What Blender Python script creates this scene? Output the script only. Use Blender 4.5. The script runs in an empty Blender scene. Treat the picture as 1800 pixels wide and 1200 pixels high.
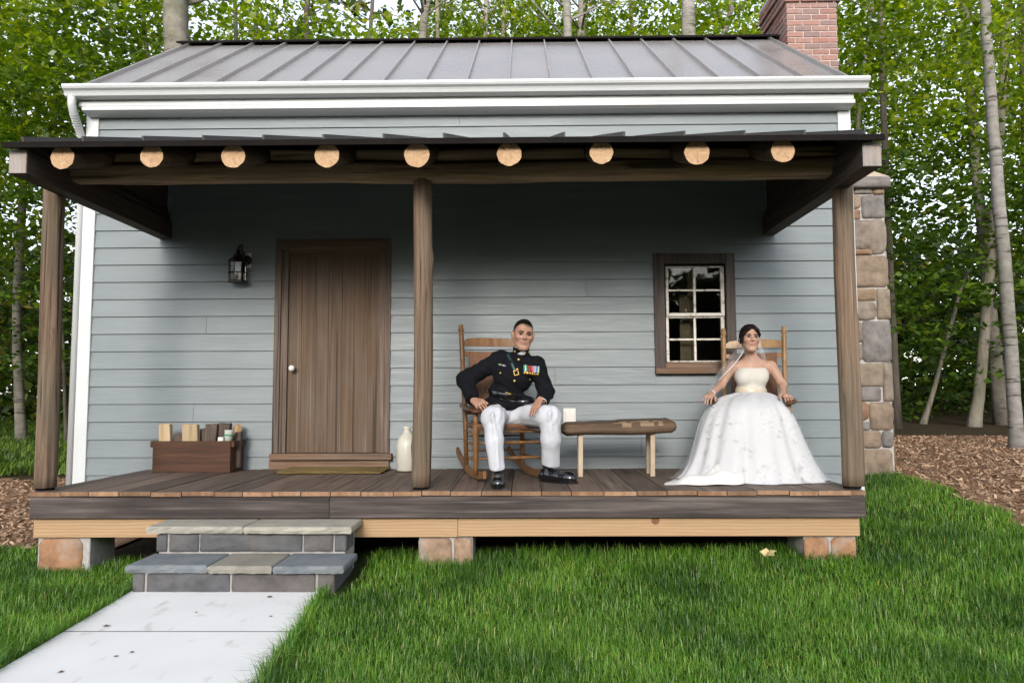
import bpy, bmesh, math, random
import numpy as np
from mathutils import Vector, Matrix, Euler
from mathutils.bvhtree import BVHTree

random.seed(7)
rng = np.random.default_rng(7)
SC = bpy.context.scene
COL = SC.collection

# ------------------------------------------------------------------ camera
FPX = 1300.0            # focal length in photo pixels (photo is 1800 wide)
EYE = 1.232             # eye height over the walkway
PITCH = math.atan(97 / FPX); YAW = math.atan(19 / FPX); ROLL = -math.radians(.22)
RC = Matrix.Rotation(YAW, 3, 'Z') @ Matrix.Rotation(math.pi / 2 + PITCH, 3, 'X') @ Matrix.Rotation(ROLL, 3, 'Z')
cd = bpy.data.cameras.new('camera'); cam = bpy.data.objects.new('camera', cd); COL.objects.link(cam)
cam.matrix_world = Matrix.Translation((0, 0, EYE)) @ RC.to_4x4()
cd.sensor_width = 36; cd.lens = FPX / 1800 * 36; cd.clip_end = 500; cd.clip_start = .05
SC.camera = cam

# ------------------------------------------------------------------ light
SUN_EL, SUN_AZ = math.radians(20), math.radians(4.5)      # behind the camera, a little to its left
w = bpy.data.worlds.new('World'); SC.world = w; w.use_nodes = True
nt = w.node_tree; bg = nt.nodes['Background']
sky = nt.nodes.new('ShaderNodeTexSky'); sky.sky_type = 'NISHITA'; sky.sun_disc = False
sky.sun_elevation = SUN_EL; sky.sun_rotation = math.pi + SUN_AZ
sky.air_density = 1.0; sky.dust_density = 1.0; sky.ozone_density = 1.0
hs = nt.nodes.new('ShaderNodeHueSaturation'); hs.inputs['Saturation'].default_value = .38
nt.links.new(sky.outputs[0], hs.inputs['Color']); nt.links.new(hs.outputs[0], bg.inputs[0])
bg.inputs[1].default_value = .15
sd = bpy.data.lights.new('sun', 'SUN'); sun = bpy.data.objects.new('sun', sd); COL.objects.link(sun)
sd.energy = 0.9; sd.angle = math.radians(15); sd.color = (1, .93, .84)
sun.rotation_euler = Vector((math.sin(SUN_AZ) * math.cos(SUN_EL), math.cos(SUN_AZ) * math.cos(SUN_EL), -math.sin(SUN_EL))).to_track_quat('-Z', 'Y').to_euler()
sun.location = (-3, -20, 8)
vs = SC.view_settings
vs.view_transform = 'Standard'; vs.look = 'None'; vs.gamma = 1; vs.exposure = 1.45
SC.cycles.max_bounces = 6; SC.cycles.diffuse_bounces = 1; SC.cycles.transparent_max_bounces = 12
SC.cycles.use_denoising = True

# ------------------------------------------------------------------ helpers
def ray(px, py):
    return RC @ Vector(((px - 900) / FPX, -(py - 600) / FPX, -1))
def P(px, py, Y):                      # point of the place at distance Y that the photo shows at (px, py)
    v = ray(px, py); t = Y / v.y
    return Vector((v.x * t, Y, v.z * t + EYE))
def G(px, py, z):                      # the same on a level at height z
    v = ray(px, py); t = (z - EYE) / v.z
    return Vector((v.x * t, v.y * t, z))

def tag(o, label=None, cat=None, group=None, kind=None):
    if label: o['label'] = label
    if cat: o['category'] = cat
    if group: o['group'] = group
    if kind: o['kind'] = kind
    return o
def empty(name, loc, label=None, cat=None, group=None, parent=None):
    o = bpy.data.objects.new(name, None); COL.objects.link(o); o.empty_display_size = .1
    loc = Vector(loc)
    if parent: o.parent = parent; o.location = loc - wloc(parent)
    else: o.location = loc
    return tag(o, label, cat, group)
def wloc(o):
    v = Vector((0, 0, 0))
    while o: v += o.location; o = o.parent
    return v
def mesh_obj(name, v, f, mat, parent=None, smooth=False, center=True, fmat=None):
    """v in world coordinates; origin is put at the middle of the piece"""
    va = np.asarray(v, dtype=np.float32).reshape(-1, 3)
    c = (va.min(0) + va.max(0)) / 2 if center else np.zeros(3, np.float32)
    me = bpy.data.meshes.new(name)
    if isinstance(f, np.ndarray): fast_fill(me, va - c, f)
    else: me.from_pydata((va - c).tolist(), [], f)
    mats = mat if isinstance(mat, (list, tuple)) else [mat]
    for m in mats: me.materials.append(m)
    if fmat is not None: me.polygons.foreach_set('material_index', np.asarray(fmat, dtype=np.int32))
    if smooth: me.polygons.foreach_set('use_smooth', np.ones(len(me.polygons), dtype=bool))
    me.update()
    o = bpy.data.objects.new(name, me); COL.objects.link(o)
    o.location = Vector(c.tolist())
    if parent: o.parent = parent; o.location = Vector(c.tolist()) - wloc(parent)
    return o
def fast_fill(me, V, F):
    n, k = F.shape
    me.vertices.add(len(V)); me.vertices.foreach_set('co', np.ascontiguousarray(V, dtype=np.float32).ravel())
    me.loops.add(n * k); me.loops.foreach_set('vertex_index', np.ascontiguousarray(F, dtype=np.int32).ravel())
    me.polygons.add(n); me.polygons.foreach_set('loop_start', np.arange(0, n * k, k, dtype=np.int32))
    me.update(calc_edges=True)
BF = [(0, 3, 2, 1), (4, 5, 6, 7), (0, 1, 5, 4), (1, 2, 6, 5), (2, 3, 7, 6), (3, 0, 4, 7)]   # bottom, top, front(-y), right, back, left
def boxv(x0, x1, y0, y1, z0, z1):
    return [(x0, y0, z0), (x1, y0, z0), (x1, y1, z0), (x0, y1, z0), (x0, y0, z1), (x1, y0, z1), (x1, y1, z1), (x0, y1, z1)]
def bev(o, wd, seg=1):
    m = o.modifiers.new('bevel', 'BEVEL'); m.width = wd; m.segments = seg; m.limit_method = 'ANGLE'; m.angle_limit = .7
    return o
def box(name, x0, x1, y0, y1, z0, z1, mat, parent=None, b=.003, fmat=None, M=None, seg=1):
    v = boxv(x0, x1, y0, y1, z0, z1)
    if M is not None: v = [M @ Vector(p) for p in v]
    o = mesh_obj(name, v, BF, mat, parent, fmat=fmat)
    return bev(o, b, seg) if b else o
def merge(parts):
    V, F = [], []
    for v, f in parts:
        n = len(V); V += [tuple(p) for p in v]; F += [tuple(i + n for i in q) for q in f]
    return V, F
def tube(pts, rad, seg=12, cap=True, jitter=0, flat=1.0, seed=0):
    pts = [Vector(p) for p in pts]; r = random.Random(seed)
    if not hasattr(rad, '__len__'): rad = [rad] * len(pts)
    V, F = [], []; up = None
    jit = [1 + r.uniform(-jitter, jitter) for _ in range(seg)]
    for i, p in enumerate(pts):
        t = (pts[min(i + 1, len(pts) - 1)] - pts[max(i - 1, 0)]).normalized()
        if up is None:
            up = Vector((0, 0, 1)) if abs(t.z) < .9 else Vector((0, 1, 0))
        a = t.cross(up).normalized(); b = a.cross(t).normalized(); up = b
        for j in range(seg):
            th = 2 * math.pi * j / seg
            q = jit[j] * (1 + r.uniform(-jitter, jitter) * .4)
            V.append(p + (a * math.cos(th) + b * math.sin(th) * flat) * rad[i] * q)
    for i in range(len(pts) - 1):
        for j in range(seg):
            F.append((i * seg + j, i * seg + (j + 1) % seg, (i + 1) * seg + (j + 1) % seg, (i + 1) * seg + j))
    if cap:
        F.append(tuple(reversed(range(seg)))); n = (len(pts) - 1) * seg; F.append(tuple(range(n, n + seg)))
    return V, F
def lathe(c, prof, seg=20, M=None):
    V, F = [], []; c = Vector(c)
    for r, z in prof:
        for j in range(seg):
            a = 2 * math.pi * j / seg; v = Vector((r * math.cos(a), r * math.sin(a), z))
            V.append((M @ v if M is not None else v) + c)
    for i in range(len(prof) - 1):
        for j in range(seg): F.append((i * seg + j, i * seg + (j + 1) % seg, (i + 1) * seg + (j + 1) % seg, (i + 1) * seg + j))
    F.append(tuple(reversed(range(seg)))); n = (len(prof) - 1) * seg; F.append(tuple(range(n, n + seg)))
    return V, F
def xf(vf, M): return [M @ Vector(p) for p in vf[0]], vf[1]
def copy_tree(o, parent=None):
    c = o.copy(); COL.objects.link(c); c.parent = parent
    for ch in o.children: copy_tree(ch, c)
    return c

# ------------------------------------------------------------------ materials
def newmat(name):
    m = bpy.data.materials.new(name); m.use_nodes = True
    return m, m.node_tree, m.node_tree.nodes['Principled BSDF']
def N(t, kind, **kw):
    n = t.nodes.new('ShaderNode' + kind)
    for k, v in kw.items():
        if k in n.inputs: n.inputs[k].default_value = v
        else: setattr(n, k, v)
    return n
def L(t, a, b): t.links.new(a, b)
def ramp(t, fac, stops, interp='LINEAR'):
    r = t.nodes.new('ShaderNodeValToRGB'); e = r.color_ramp; e.interpolation = interp
    while len(e.elements) < len(stops): e.elements.new(.5)
    for el, (p, c) in zip(e.elements, stops): el.position = p; el.color = (*c, 1)
    L(t, fac, r.inputs[0]); return r
def coords(t, scale=(1, 1, 1), rand=True):
    tc = N(t, 'TexCoord'); mp = N(t, 'Mapping'); mp.inputs['Scale'].default_value = scale
    if rand:
        oi = N(t, 'ObjectInfo'); mu = N(t, 'Math', operation='MULTIPLY'); mu.inputs[1].default_value = 37.
        L(t, oi.outputs['Random'], mu.inputs[0])
        va = N(t, 'VectorMath', operation='ADD'); L(t, tc.outputs['Object'], va.inputs[0]); L(t, mu.outputs[0], va.inputs[1])
        L(t, va.outputs[0], mp.inputs['Vector'])
    else: L(t, tc.outputs['Object'], mp.inputs['Vector'])
    return mp.outputs[0]
def mixc(t, fac, a, b, blend='MIX'):
    m = t.nodes.new('ShaderNodeMix'); m.data_type = 'RGBA'; m.blend_type = blend
    for i, x in ((6, a), (7, b)):
        if isinstance(x, tuple): m.inputs[i].default_value = (*x, 1)
        else: L(t, x, m.inputs[i])
    if isinstance(fac, (int, float)): m.inputs[0].default_value = fac
    else: L(t, fac, m.inputs[0])
    return m.outputs[2]
def bump(t, b, h, strength=.3, dist=.01):
    n = N(t, 'Bump'); n.inputs['Strength'].default_value = strength; n.inputs['Distance'].default_value = dist
    L(t, h, n.inputs['Height']); L(t, n.outputs[0], b.inputs['Normal'])
def plain(name, c, rough=.5, metal=0, var=.12, scale=8, bmp=0, spec=.5, coat=0):
    m, t, b = newmat(name)
    no = N(t, 'TexNoise'); no.inputs['Scale'].default_value = scale; no.inputs['Detail'].default_value = 5
    L(t, coords(t), no.inputs['Vector'])
    r = ramp(t, no.outputs[0], [(.3, tuple(x * (1 - var) for x in c)), (.7, tuple(min(1, x * (1 + var)) for x in c))])
    L(t, r.outputs[0], b.inputs['Base Color'])
    b.inputs['Roughness'].default_value = rough; b.inputs['Metallic'].default_value = metal
    b.inputs['Specular IOR Level'].default_value = spec; b.inputs['Coat Weight'].default_value = coat
    if bmp: bump(t, b, no.outputs[0], bmp, .004)
    return m
def wood(name, stops, axis='x', grain=28, along=1.2, rough=.7, bmp=.35, blotch=None, bl=.5, tint=.25, crack=0):
    """grain stretched along one axis, blotches, and a tint that differs from piece to piece"""
    m, t, b = newmat(name)
    sc = {'x': (along, grain, grain), 'y': (grain, along, grain), 'z': (grain, grain, along)}[axis]
    n1 = N(t, 'TexNoise'); n1.inputs['Scale'].default_value = 1; n1.inputs['Detail'].default_value = 8; n1.inputs['Roughness'].default_value = .65
    L(t, coords(t, sc), n1.inputs['Vector'])
    c = ramp(t, n1.outputs[0], stops).outputs[0]
    n2 = N(t, 'TexNoise'); n2.inputs['Scale'].default_value = 2.2; n2.inputs['Detail'].default_value = 4
    L(t, coords(t, {'x': (.6, 2, 2), 'y': (2, .6, 2), 'z': (2, 2, .6)}[axis]), n2.inputs['Vector'])
    if blotch:
        f = ramp(t, n2.outputs[0], [(.42, (0, 0, 0)), (.66, (bl, bl, bl))]).outputs[0]
        c = mixc(t, f, c, blotch)
    if crack:
        n4 = N(t, 'TexNoise'); n4.inputs['Scale'].default_value = 1; n4.inputs['Detail'].default_value = 3
        L(t, coords(t, {'x': (along * .45, grain * .75, grain * .75), 'y': (grain * .75, along * .45, grain * .75), 'z': (grain * .75, grain * .75, along * .45)}[axis]), n4.inputs['Vector'])
        c = mixc(t, ramp(t, n4.outputs[0], [(.60, (0, 0, 0)), (.66, (crack,) * 3)]).outputs[0], c, (.012, .009, .007))
        c = mixc(t, ramp(t, n4.outputs[0], [(.30, (crack * .5,) * 3), (.38, (0, 0, 0))]).outputs[0], c, tuple(min(1, q * 1.35) for q in stops[-1][1]))
    if tint:
        oi = N(t, 'ObjectInfo'); r = ramp(t, oi.outputs['Random'], [(0, (1 - tint,) * 3), (1, (1 + tint * .6, 1 + tint * .55, 1 + tint * .5))]).outputs[0]
        c = mixc(t, 1., c, r, 'MULTIPLY')
    L(t, c, b.inputs['Base Color']); b.inputs['Roughness'].default_value = rough; b.inputs['Specular IOR Level'].default_value = .3
    bump(t, b, n1.outputs[0], bmp, .006)
    return m
def tinted(name, cols, rough=.85, scale=14, bmp=.6, var=.35, dist=.01, lich=None):
    """stone and brick: colour of the piece picked at random from cols, mottled"""
    m, t, b = newmat(name)
    oi = N(t, 'ObjectInfo'); k = len(cols)
    base = ramp(t, oi.outputs['Random'], [(i / k, c) for i, c in enumerate(cols)], 'CONSTANT').outputs[0]
    no = N(t, 'TexNoise'); no.inputs['Scale'].default_value = scale; no.inputs['Detail'].default_value = 9; no.inputs['Roughness'].default_value = .65
    L(t, coords(t), no.inputs['Vector'])
    c = mixc(t, 1., base, ramp(t, no.outputs[0], [(.3, (1 - var,) * 3), (.72, (1 + var,) * 3)]).outputs[0], 'MULTIPLY')
    if lich:
        n2 = N(t, 'TexNoise'); n2.inputs['Scale'].default_value = 5; n2.inputs['Detail'].default_value = 5; L(t, coords(t), n2.inputs['Vector'])
        c = mixc(t, ramp(t, n2.outputs[0], [(.52, (0, 0, 0)), (.68, (.7, .7, .7))]).outputs[0], c, lich)
    L(t, c, b.inputs['Base Color']); b.inputs['Roughness'].default_value = rough; b.inputs['Specular IOR Level'].default_value = .25
    bump(t, b, no.outputs[0], bmp, dist)
    return m

M = {}
def siding_mat():
    m, t, b = newmat('siding_paint')
    n1 = N(t, 'TexNoise'); n1.inputs['Scale'].default_value = 1; n1.inputs['Detail'].default_value = 6; n1.inputs['Distortion'].default_value = 1.4
    L(t, coords(t, (1.6, 30, 30)), n1.inputs['Vector'])
    n2 = N(t, 'TexNoise'); n2.inputs['Scale'].default_value = 1.5; n2.inputs['Detail'].default_value = 4; L(t, coords(t, (1, 1, 3)), n2.inputs['Vector'])
    c = ramp(t, n2.outputs[0], [(.3, (.165, .193, .203)), (.7, (.192, .221, .231))]).outputs[0]
    oi = N(t, 'ObjectInfo'); c = mixc(t, 1., c, ramp(t, oi.outputs['Random'], [(0, (.985,) * 3), (1, (1.015,) * 3)]).outputs[0], 'MULTIPLY')
    c = mixc(t, ramp(t, n1.outputs[0], [(.62, (0, 0, 0)), (.75, (.35, .35, .35))]).outputs[0], c, (.28, .30, .31))
    L(t, c, b.inputs['Base Color'])
    r = ramp(t, n1.outputs[0], [(.3, (.42,) * 3), (.7, (.6,) * 3)]); L(t, r.outputs[0], b.inputs['Roughness'])
    bump(t, b, n1.outputs[0], .55, .004); return m
M['siding'] = siding_mat()
M['white'] = plain('white_paint', (.56, .575, .58), .45, var=.04, scale=3)
M['gutter'] = plain('white_aluminium', (.52, .535, .54), .35, var=.03, scale=2)
def metal_roof():
    m, t, b = newmat('bronze_metal_roof')
    n = N(t, 'TexNoise'); n.inputs['Scale'].default_value = 1.6; n.inputs['Detail'].default_value = 3; L(t, coords(t), n.inputs['Vector'])
    n3 = N(t, 'TexNoise'); n3.inputs['Scale'].default_value = 40; n3.inputs['Detail'].default_value = 4; L(t, coords(t, (1, 1, 1)), n3.inputs['Vector'])
    c = ramp(t, n.outputs[0], [(.3, (.335, .31, .30)), (.7, (.405, .38, .37))]).outputs[0]
    c = mixc(t, ramp(t, n3.outputs[0], [(.62, (0, 0, 0)), (.8, (.10,) * 3)]).outputs[0], c, (.16, .14, .13))
    L(t, c, b.inputs['Base Color']); b.inputs['Metallic'].default_value = .5
    L(t, ramp(t, n.outputs[0], [(.3, (.24,) * 3), (.7, (.36,) * 3)]).outputs[0], b.inputs['Roughness'])
    bump(t, b, n.outputs[0], .06, .02); return m
M['roof'] = metal_roof()
M['roofedge'] = plain('dark_bronze_edge', (.010, .008, .0075), .9, 0, var=.2, spec=.1)
M['roofshaded'] = plain('bronze_metal_roof_shaded', (.085, .078, .075), .55, .1, var=.15, scale=3, spec=.3)  # darker copy of the roof metal, with the porch roof's shade painted in
M['log'] = wood('weathered_log', [(.28, (.055, .034, .022)), (.5, (.155, .104, .070)), (.75, (.27, .195, .138))], 'z', 42, 1.3, .85, .9, (.12, .115, .085), .45, .1, crack=.85)
M['header'] = wood('hewn_header', [(.28, (.13, .08, .045)), (.5, (.34, .225, .135)), (.75, (.50, .37, .25))], 'x', 30, 1.5, .85, .8, (.15, .10, .065), .5, .1, crack=.7)
M['rafter'] = wood('rafter_bark', [(.3, (.04, .025, .017)), (.7, (.12, .08, .05))], 'y', 30, 1.5, .85, .6, tint=.1)
def endgrain():
    m, t, b = newmat('cut_log_end')
    tc = N(t, 'TexCoord'); mp = N(t, 'Mapping'); L(t, tc.outputs['Object'], mp.inputs[0])
    wv = N(t, 'TexWave', wave_type='RINGS'); wv.rings_direction = 'Y'; wv.inputs['Scale'].default_value = 22; wv.inputs['Distortion'].default_value = 3; wv.inputs['Detail'].default_value = 3
    L(t, mp.outputs[0], wv.inputs[0])
    n = N(t, 'TexNoise'); n.inputs['Scale'].default_value = 9; L(t, coords(t), n.inputs['Vector'])
    n9 = N(t, 'TexNoise'); n9.inputs['Scale'].default_value = 45; n9.inputs['Detail'].default_value = 5; L(t, coords(t), n9.inputs['Vector'])
    c = ramp(t, n9.outputs[0], [(.3, (.37, .225, .115)), (.7, (.52, .345, .20))]).outputs[0]
    c = mixc(t, ramp(t, n.outputs[0], [(.45, (0, 0, 0)), (.7, (.5,) * 3)]).outputs[0], c, (.36, .20, .09))
    L(t, c, b.inputs['Base Color']); b.inputs['Roughness'].default_value = .75; return m
M['endgrain'] = endgrain()
M['girt'] = wood('dark_sawn_beam', [(.3, (.035, .026, .022)), (.7, (.095, .075, .062))], 'y', 40, 1.5, .8, .5, tint=.08)
M['girtend'] = wood('grey_beam_end', [(.3, (.19, .17, .16)), (.7, (.36, .33, .32))], 'z', 45, 3, .85, .5, (.42, .30, .2), .3, .05)
M['deck'] = wood('weathered_deck_board', [(.26, (.055, .039, .032)), (.5, (.125, .092, .074)), (.75, (.21, .16, .13))], 'y', 30, 1.4, .7, .5, (.18, .125, .088), .5, .4, crack=.5)
M['deckend'] = wood('sawn_board_end', [(.3, (.21, .115, .062)), (.7, (.38, .245, .155))], 'z', 26, 8, .8, .3, (.15, .07, .038), .6, .35)
M['fascia'] = wood('old_fascia_board', [(.3, (.028, .022, .021)), (.5, (.085, .067, .062)), (.64, (.145, .118, .108)), (.8, (.30, .26, .235))], 'x', 22, .9, .8, .6, (.035, .028, .027), .7, .15, crack=.6)
def pine():
    m, t, b = newmat('fresh_pine')
    wv = N(t, 'TexWave', wave_type='BANDS'); wv.bands_direction = 'Z'; wv.inputs['Scale'].default_value = 9; wv.inputs['Distortion'].default_value = 5; wv.inputs['Detail'].default_value = 2; wv.inputs['Detail Scale'].default_value = .6
    L(t, coords(t, (.35, 1, 1.6)), wv.inputs[0])
    n = N(t, 'TexNoise'); n.inputs['Scale'].default_value = 3; n.inputs['Detail'].default_value = 5; L(t, coords(t, (1, 3, 12)), n.inputs['Vector'])
    c = ramp(t, wv.outputs[1], [(.1, (.38, .235, .12)), (.6, (.46, .30, .165))]).outputs[0]
    c = mixc(t, ramp(t, n.outputs[0], [(.4, (0, 0, 0)), (.75, (.5,) * 3)]).outputs[0], c, (.36, .21, .105))
    L(t, c, b.inputs['Base Color']); b.inputs['Roughness'].default_value = .65; bump(t, b, wv.outputs[1], .08, .003); return m
M['pine'] = pine()
M['knot'] = plain('pine_knot', (.20, .085, .035), .6, var=.3, scale=40)
M['door'] = wood('old_door_plank', [(.22, (.045, .027, .017)), (.5, (.115, .073, .046)), (.75, (.165, .112, .076)), (.92, (.28, .215, .155))], 'z', 38, .7, .75, .4, (.135, .105, .082), .75, .06, crack=.6)
M['frame'] = wood('old_frame_wood', [(.25, (.05, .035, .028)), (.5, (.14, .105, .085)), (.78, (.25, .2, .165))], 'z', 40, 1.1, .85, .6, (.09, .06, .045), .5, .12, crack=.7)
M['frameh'] = wood('old_frame_wood_across', [(.25, (.06, .038, .026)), (.5, (.16, .11, .08)), (.78, (.28, .21, .16))], 'x', 40, 1.1, .85, .6, (.20, .10, .05), .5, .12)
M['casing'] = wood('dark_window_casing', [(.28, (.035, .027, .024)), (.55, (.085, .068, .062)), (.8, (.13, .108, .098))], 'z', 34, 1.2, .8, .5, tint=.1)
def chipped():
    m, t, b = newmat('chipped_cream_paint')
    n = N(t, 'TexNoise'); n.inputs['Scale'].default_value = 22; n.inputs['Detail'].default_value = 7; n.inputs['Roughness'].default_value = .7; L(t, coords(t), n.inputs['Vector'])
    c = ramp(t, n.outputs[0], [(.38, (.27, .2, .15)), (.47, (.60, .565, .50)), (.7, (.70, .67, .6))]).outputs[0]
    L(t, c, b.inputs['Base Color']); b.inputs['Roughness'].default_value = .6; bump(t, b, n.outputs[0], .3, .003); return m
M['sash'] = chipped()
def glass(name, c=(.9, .95, .92), rough=.02):
    m, t, b = newmat(name)
    gl = N(t, 'BsdfGlossy'); gl.inputs['Roughness'].default_value = rough
    tr = N(t, 'BsdfTransparent'); tr.inputs[0].default_value = (*c, 1)
    fr = N(t, 'Fresnel'); fr.inputs[0].default_value = 1.45
    mx = N(t, 'MixShader'); L(t, fr.outputs[0], mx.inputs[0]); L(t, tr.outputs[0], mx.inputs[1]); L(t, gl.outputs[0], mx.inputs[2])
    L(t, mx.outputs[0], t.nodes['Material Output'].inputs[0]); return m
M['glass'] = glass('old_window_glass'); M['lampglass'] = glass('lantern_glass', (.75, .75, .72))
M['inside'] = plain('dark_room', (.03, .025, .018), .9)
M['curtain'] = plain('brown_curtain', (.07, .048, .025), .9, var=.3)
M['brick'] = tinted('red_brick', [(.26, .145, .12), (.29, .165, .138), (.235, .13, .112), (.275, .172, .15), (.30, .15, .12), (.22, .15, .14)], .9, 26, .5, .2, .006)
M['mortar'] = plain('grey_mortar', (.40, .375, .355), .95, var=.15, scale=30, bmp=.5)
M['brickmortar'] = plain('pinkish_mortar', (.42, .33, .30), .95, var=.15, scale=30, bmp=.4)
M['stone'] = tinted('field_stone', [(.23, .175, .13), (.20, .175, .155), (.26, .185, .12), (.215, .178, .145), (.185, .168, .16), (.25, .152, .095), (.24, .193, .145)], .92, 7, .9, .4, .02, None)
M['rust'] = tinted('orange_sandstone', [(.33, .18, .10), (.30, .20, .14), (.32, .215, .145)], .92, 8, .8, .4, .015, (.35, .31, .27))
M['capstone'] = tinted('tan_capstone', [(.42, .35, .27)], .9, 8, .6, .25, .012)
M['slate'] = tinted('dark_bluestone', [(.10, .10, .105), (.125, .12, .118), (.115, .104, .102), (.098, .10, .105)], .8, 9, .35, .3, .006, (.15, .14, .135))
M['blueflag'] = tinted('blue_flagstone', [(.165, .185, .20)], .7, 5, .25, .3, .005, (.20, .20, .195))
M['tanflag'] = tinted('tan_flagstone', [(.26, .24, .20)], .75, 5, .25, .25, .005, (.22, .22, .2))
M['greyflag'] = tinted('pale_grey_flagstone', [(.33, .315, .28), (.35, .33, .28)], .75, 5, .25, .2, .005, (.40, .37, .30))
M['stepmortar'] = plain('pale_mortar', (.34, .325, .30), .95, var=.25, scale=12, bmp=.6)
def concrete():
    m, t, b = newmat('pale_concrete')
    n = N(t, 'TexNoise'); n.inputs['Scale'].default_value = 2.5; n.inputs['Detail'].default_value = 8; L(t, coords(t, rand=False), n.inputs['Vector'])
    n2 = N(t, 'TexNoise'); n2.inputs['Scale'].default_value = 160; n2.inputs['Detail'].default_value = 3; L(t, coords(t, rand=False), n2.inputs['Vector'])
    n3 = N(t, 'TexNoise'); n3.inputs['Scale'].default_value = 7; n3.inputs['Detail'].default_value = 6; L(t, coords(t, (1.5, .6, 1)), n3.inputs['Vector'])
    c = ramp(t, n.outputs[0], [(.3, (.74, .73, .715)), (.7, (.80, .79, .775))]).outputs[0]
    c = mixc(t, ramp(t, n3.outputs[0], [(.60, (0, 0, 0)), (.76, (.6,) * 3)]).outputs[0], c, (.40, .36, .31))
    L(t, c, b.inputs['Base Color']); b.inputs['Roughness'].default_value = .9
    bump(t, b, n2.outputs[0], .25, .004); return m
M['concrete'] = concrete()
M['bronze'] = plain('dark_bronze', (.03, .02, .016), .45, .6, var=.3)
M['bulb'] = glass('clear_bulb', (.95, .95, .92), .05)
M['porcelain'] = plain('white_porcelain', (.75, .73, .68), .15, var=.03)
M['plastic'] = plain('ivory_plastic', (.68, .68, .64), .35, var=.03)
M['straw'] = wood('straw_mat', [(.3, (.08, .055, .02)), (.7, (.19, .135, .05))], 'x', 60, 8, .95, .8, tint=0)
M['jug'] = plain('cream_stoneware', (.50, .48, .41), .3, var=.1, scale=5)
M['crate'] = wood('dark_brown_crate', [(.28, (.032, .014, .008)), (.6, (.088, .040, .021)), (.85, (.15, .072, .038))], 'x', 26, 1.6, .7, .3, tint=.15)
M['splitwood'] = wood('split_firewood', [(.25, (.28, .19, .105)), (.5, (.48, .36, .22)), (.8, (.60, .48, .32))], 'z', 26, 1.5, .85, .6, (.34, .22, .12), .5, .2)
M['barkwood'] = wood('bark_firewood', [(.3, (.045, .033, .026)), (.7, (.15, .115, .092))], 'z', 26, 2, .9, 1., tint=.2)
M['paper'] = plain('pale_paper', (.62, .66, .58), .7, var=.1)
M['green_ink'] = plain('green_print', (.05, .22, .14), .7)
M['rocker'] = wood('honey_oak_rocker', [(.28, (.10, .046, .016)), (.55, (.19, .095, .038)), (.8, (.28, .155, .07))], 'z', 24, 1.4, .38, .15, tint=.12)
M['rockerb'] = wood('golden_oak_rocker', [(.28, (.19, .10, .036)), (.55, (.30, .175, .075)), (.8, (.39, .25, .12))], 'z', 24, 1.4, .35, .15, tint=.12)
M['rockerd'] = wood('dark_oak_arm', [(.3, (.055, .025, .012)), (.7, (.11, .05, .022))], 'y', 24, 1.4, .35, .15, tint=.1)
M['cane'] = wood('woven_seat', [(.3, (.10, .045, .022)), (.7, (.20, .10, .05))], 'x', 70, 20, .6, .7, tint=0)
M['caneback'] = wood('woven_back', [(.3, (.12, .055, .03)), (.7, (.22, .115, .065))], 'z', 70, 25, .6, .7, tint=0)
M['slab'] = wood('bench_slab', [(.25, (.05, .03, .018)), (.52, (.13, .082, .05)), (.8, (.28, .19, .115))], 'x', 24, 1.2, .7, .8, (.07, .045, .03), .5, 0)
M['barewood'] = wood('peeled_wood', [(.3, (.14, .09, .055)), (.7, (.33, .235, .15))], 'x', 30, 2, .7, .3, tint=0)
M['paleleg'] = wood('pale_bench_leg', [(.25, (.40, .31, .22)), (.6, (.56, .46, .35)), (.85, (.64, .55, .44))], 'z', 26, 1.6, .8, .4, (.36, .24, .15), .4, .1)

# ------------------------------------------------------------------ key measures
W = 6.95                   # face of the front wall
DECK = .567                # top of the porch floor
YF = 5.28                  # front edge of the porch floor
YP = 5.41                  # posts
def px_x(px, py, Y): return P(px, py, Y).x
WL, WR = -4.215, 3.135     # front wall ends
def hgt(x, y):             # the lie of the land
    r = min(1, max(0, (y - 3.9) / 4.2)); r = r * r * (3 - 2 * r)
    h = r * (.13 + .05 * (max(-3, min(x, 6)) + 1))
    far = min(1, max(0, (y - 9) / 30))
    return h + far * 1.0 + .012 * math.sin(x * 1.7 + y * .6) * math.sin(y * 1.3)

# ------------------------------------------------------------------ the setting: ground, lawn sheet, mulch, walkway
def ground_mat(name, cols, scale, bmp, fine=60):
    m, t, b = newmat(name)
    n = N(t, 'TexNoise'); n.inputs['Scale'].default_value = scale; n.inputs['Detail'].default_value = 8; n.inputs['Roughness'].default_value = .7; L(t, coords(t, rand=False), n.inputs['Vector'])
    n2 = N(t, 'TexNoise'); n2.inputs['Scale'].default_value = fine; n2.inputs['Detail'].default_value = 4; L(t, coords(t, rand=False), n2.inputs['Vector'])
    c = ramp(t, n.outputs[0], [(.3, cols[0]), (.55, cols[1]), (.75, cols[2])]).outputs[0]
    c = mixc(t, ramp(t, n2.outputs[0], [(.3, (0, 0, 0)), (.75, (.7,) * 3)]).outputs[0], c, cols[3])
    L(t, c, b.inputs['Base Color']); b.inputs['Roughness'].default_value = .95; b.inputs['Specular IOR Level'].default_value = .1
    bump(t, b, n2.outputs[0], bmp, .02); return m
M['forestfloor'] = ground_mat('forest_floor', [(.018, .014, .008), (.045, .034, .02), (.03, .04, .012), (.075, .05, .028)], .9, .8, 30)
M['lawnsoil'] = ground_mat('lawn_soil', [(.012, .022, .006), (.02, .04, .01), (.03, .055, .012), (.035, .045, .015)], 4, .6)
M['mulch'] = ground_mat('wood_chip_mulch', [(.21, .125, .075), (.31, .195, .12), (.38, .25, .16), (.16, .09, .05)], 5, 1., 45)
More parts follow.
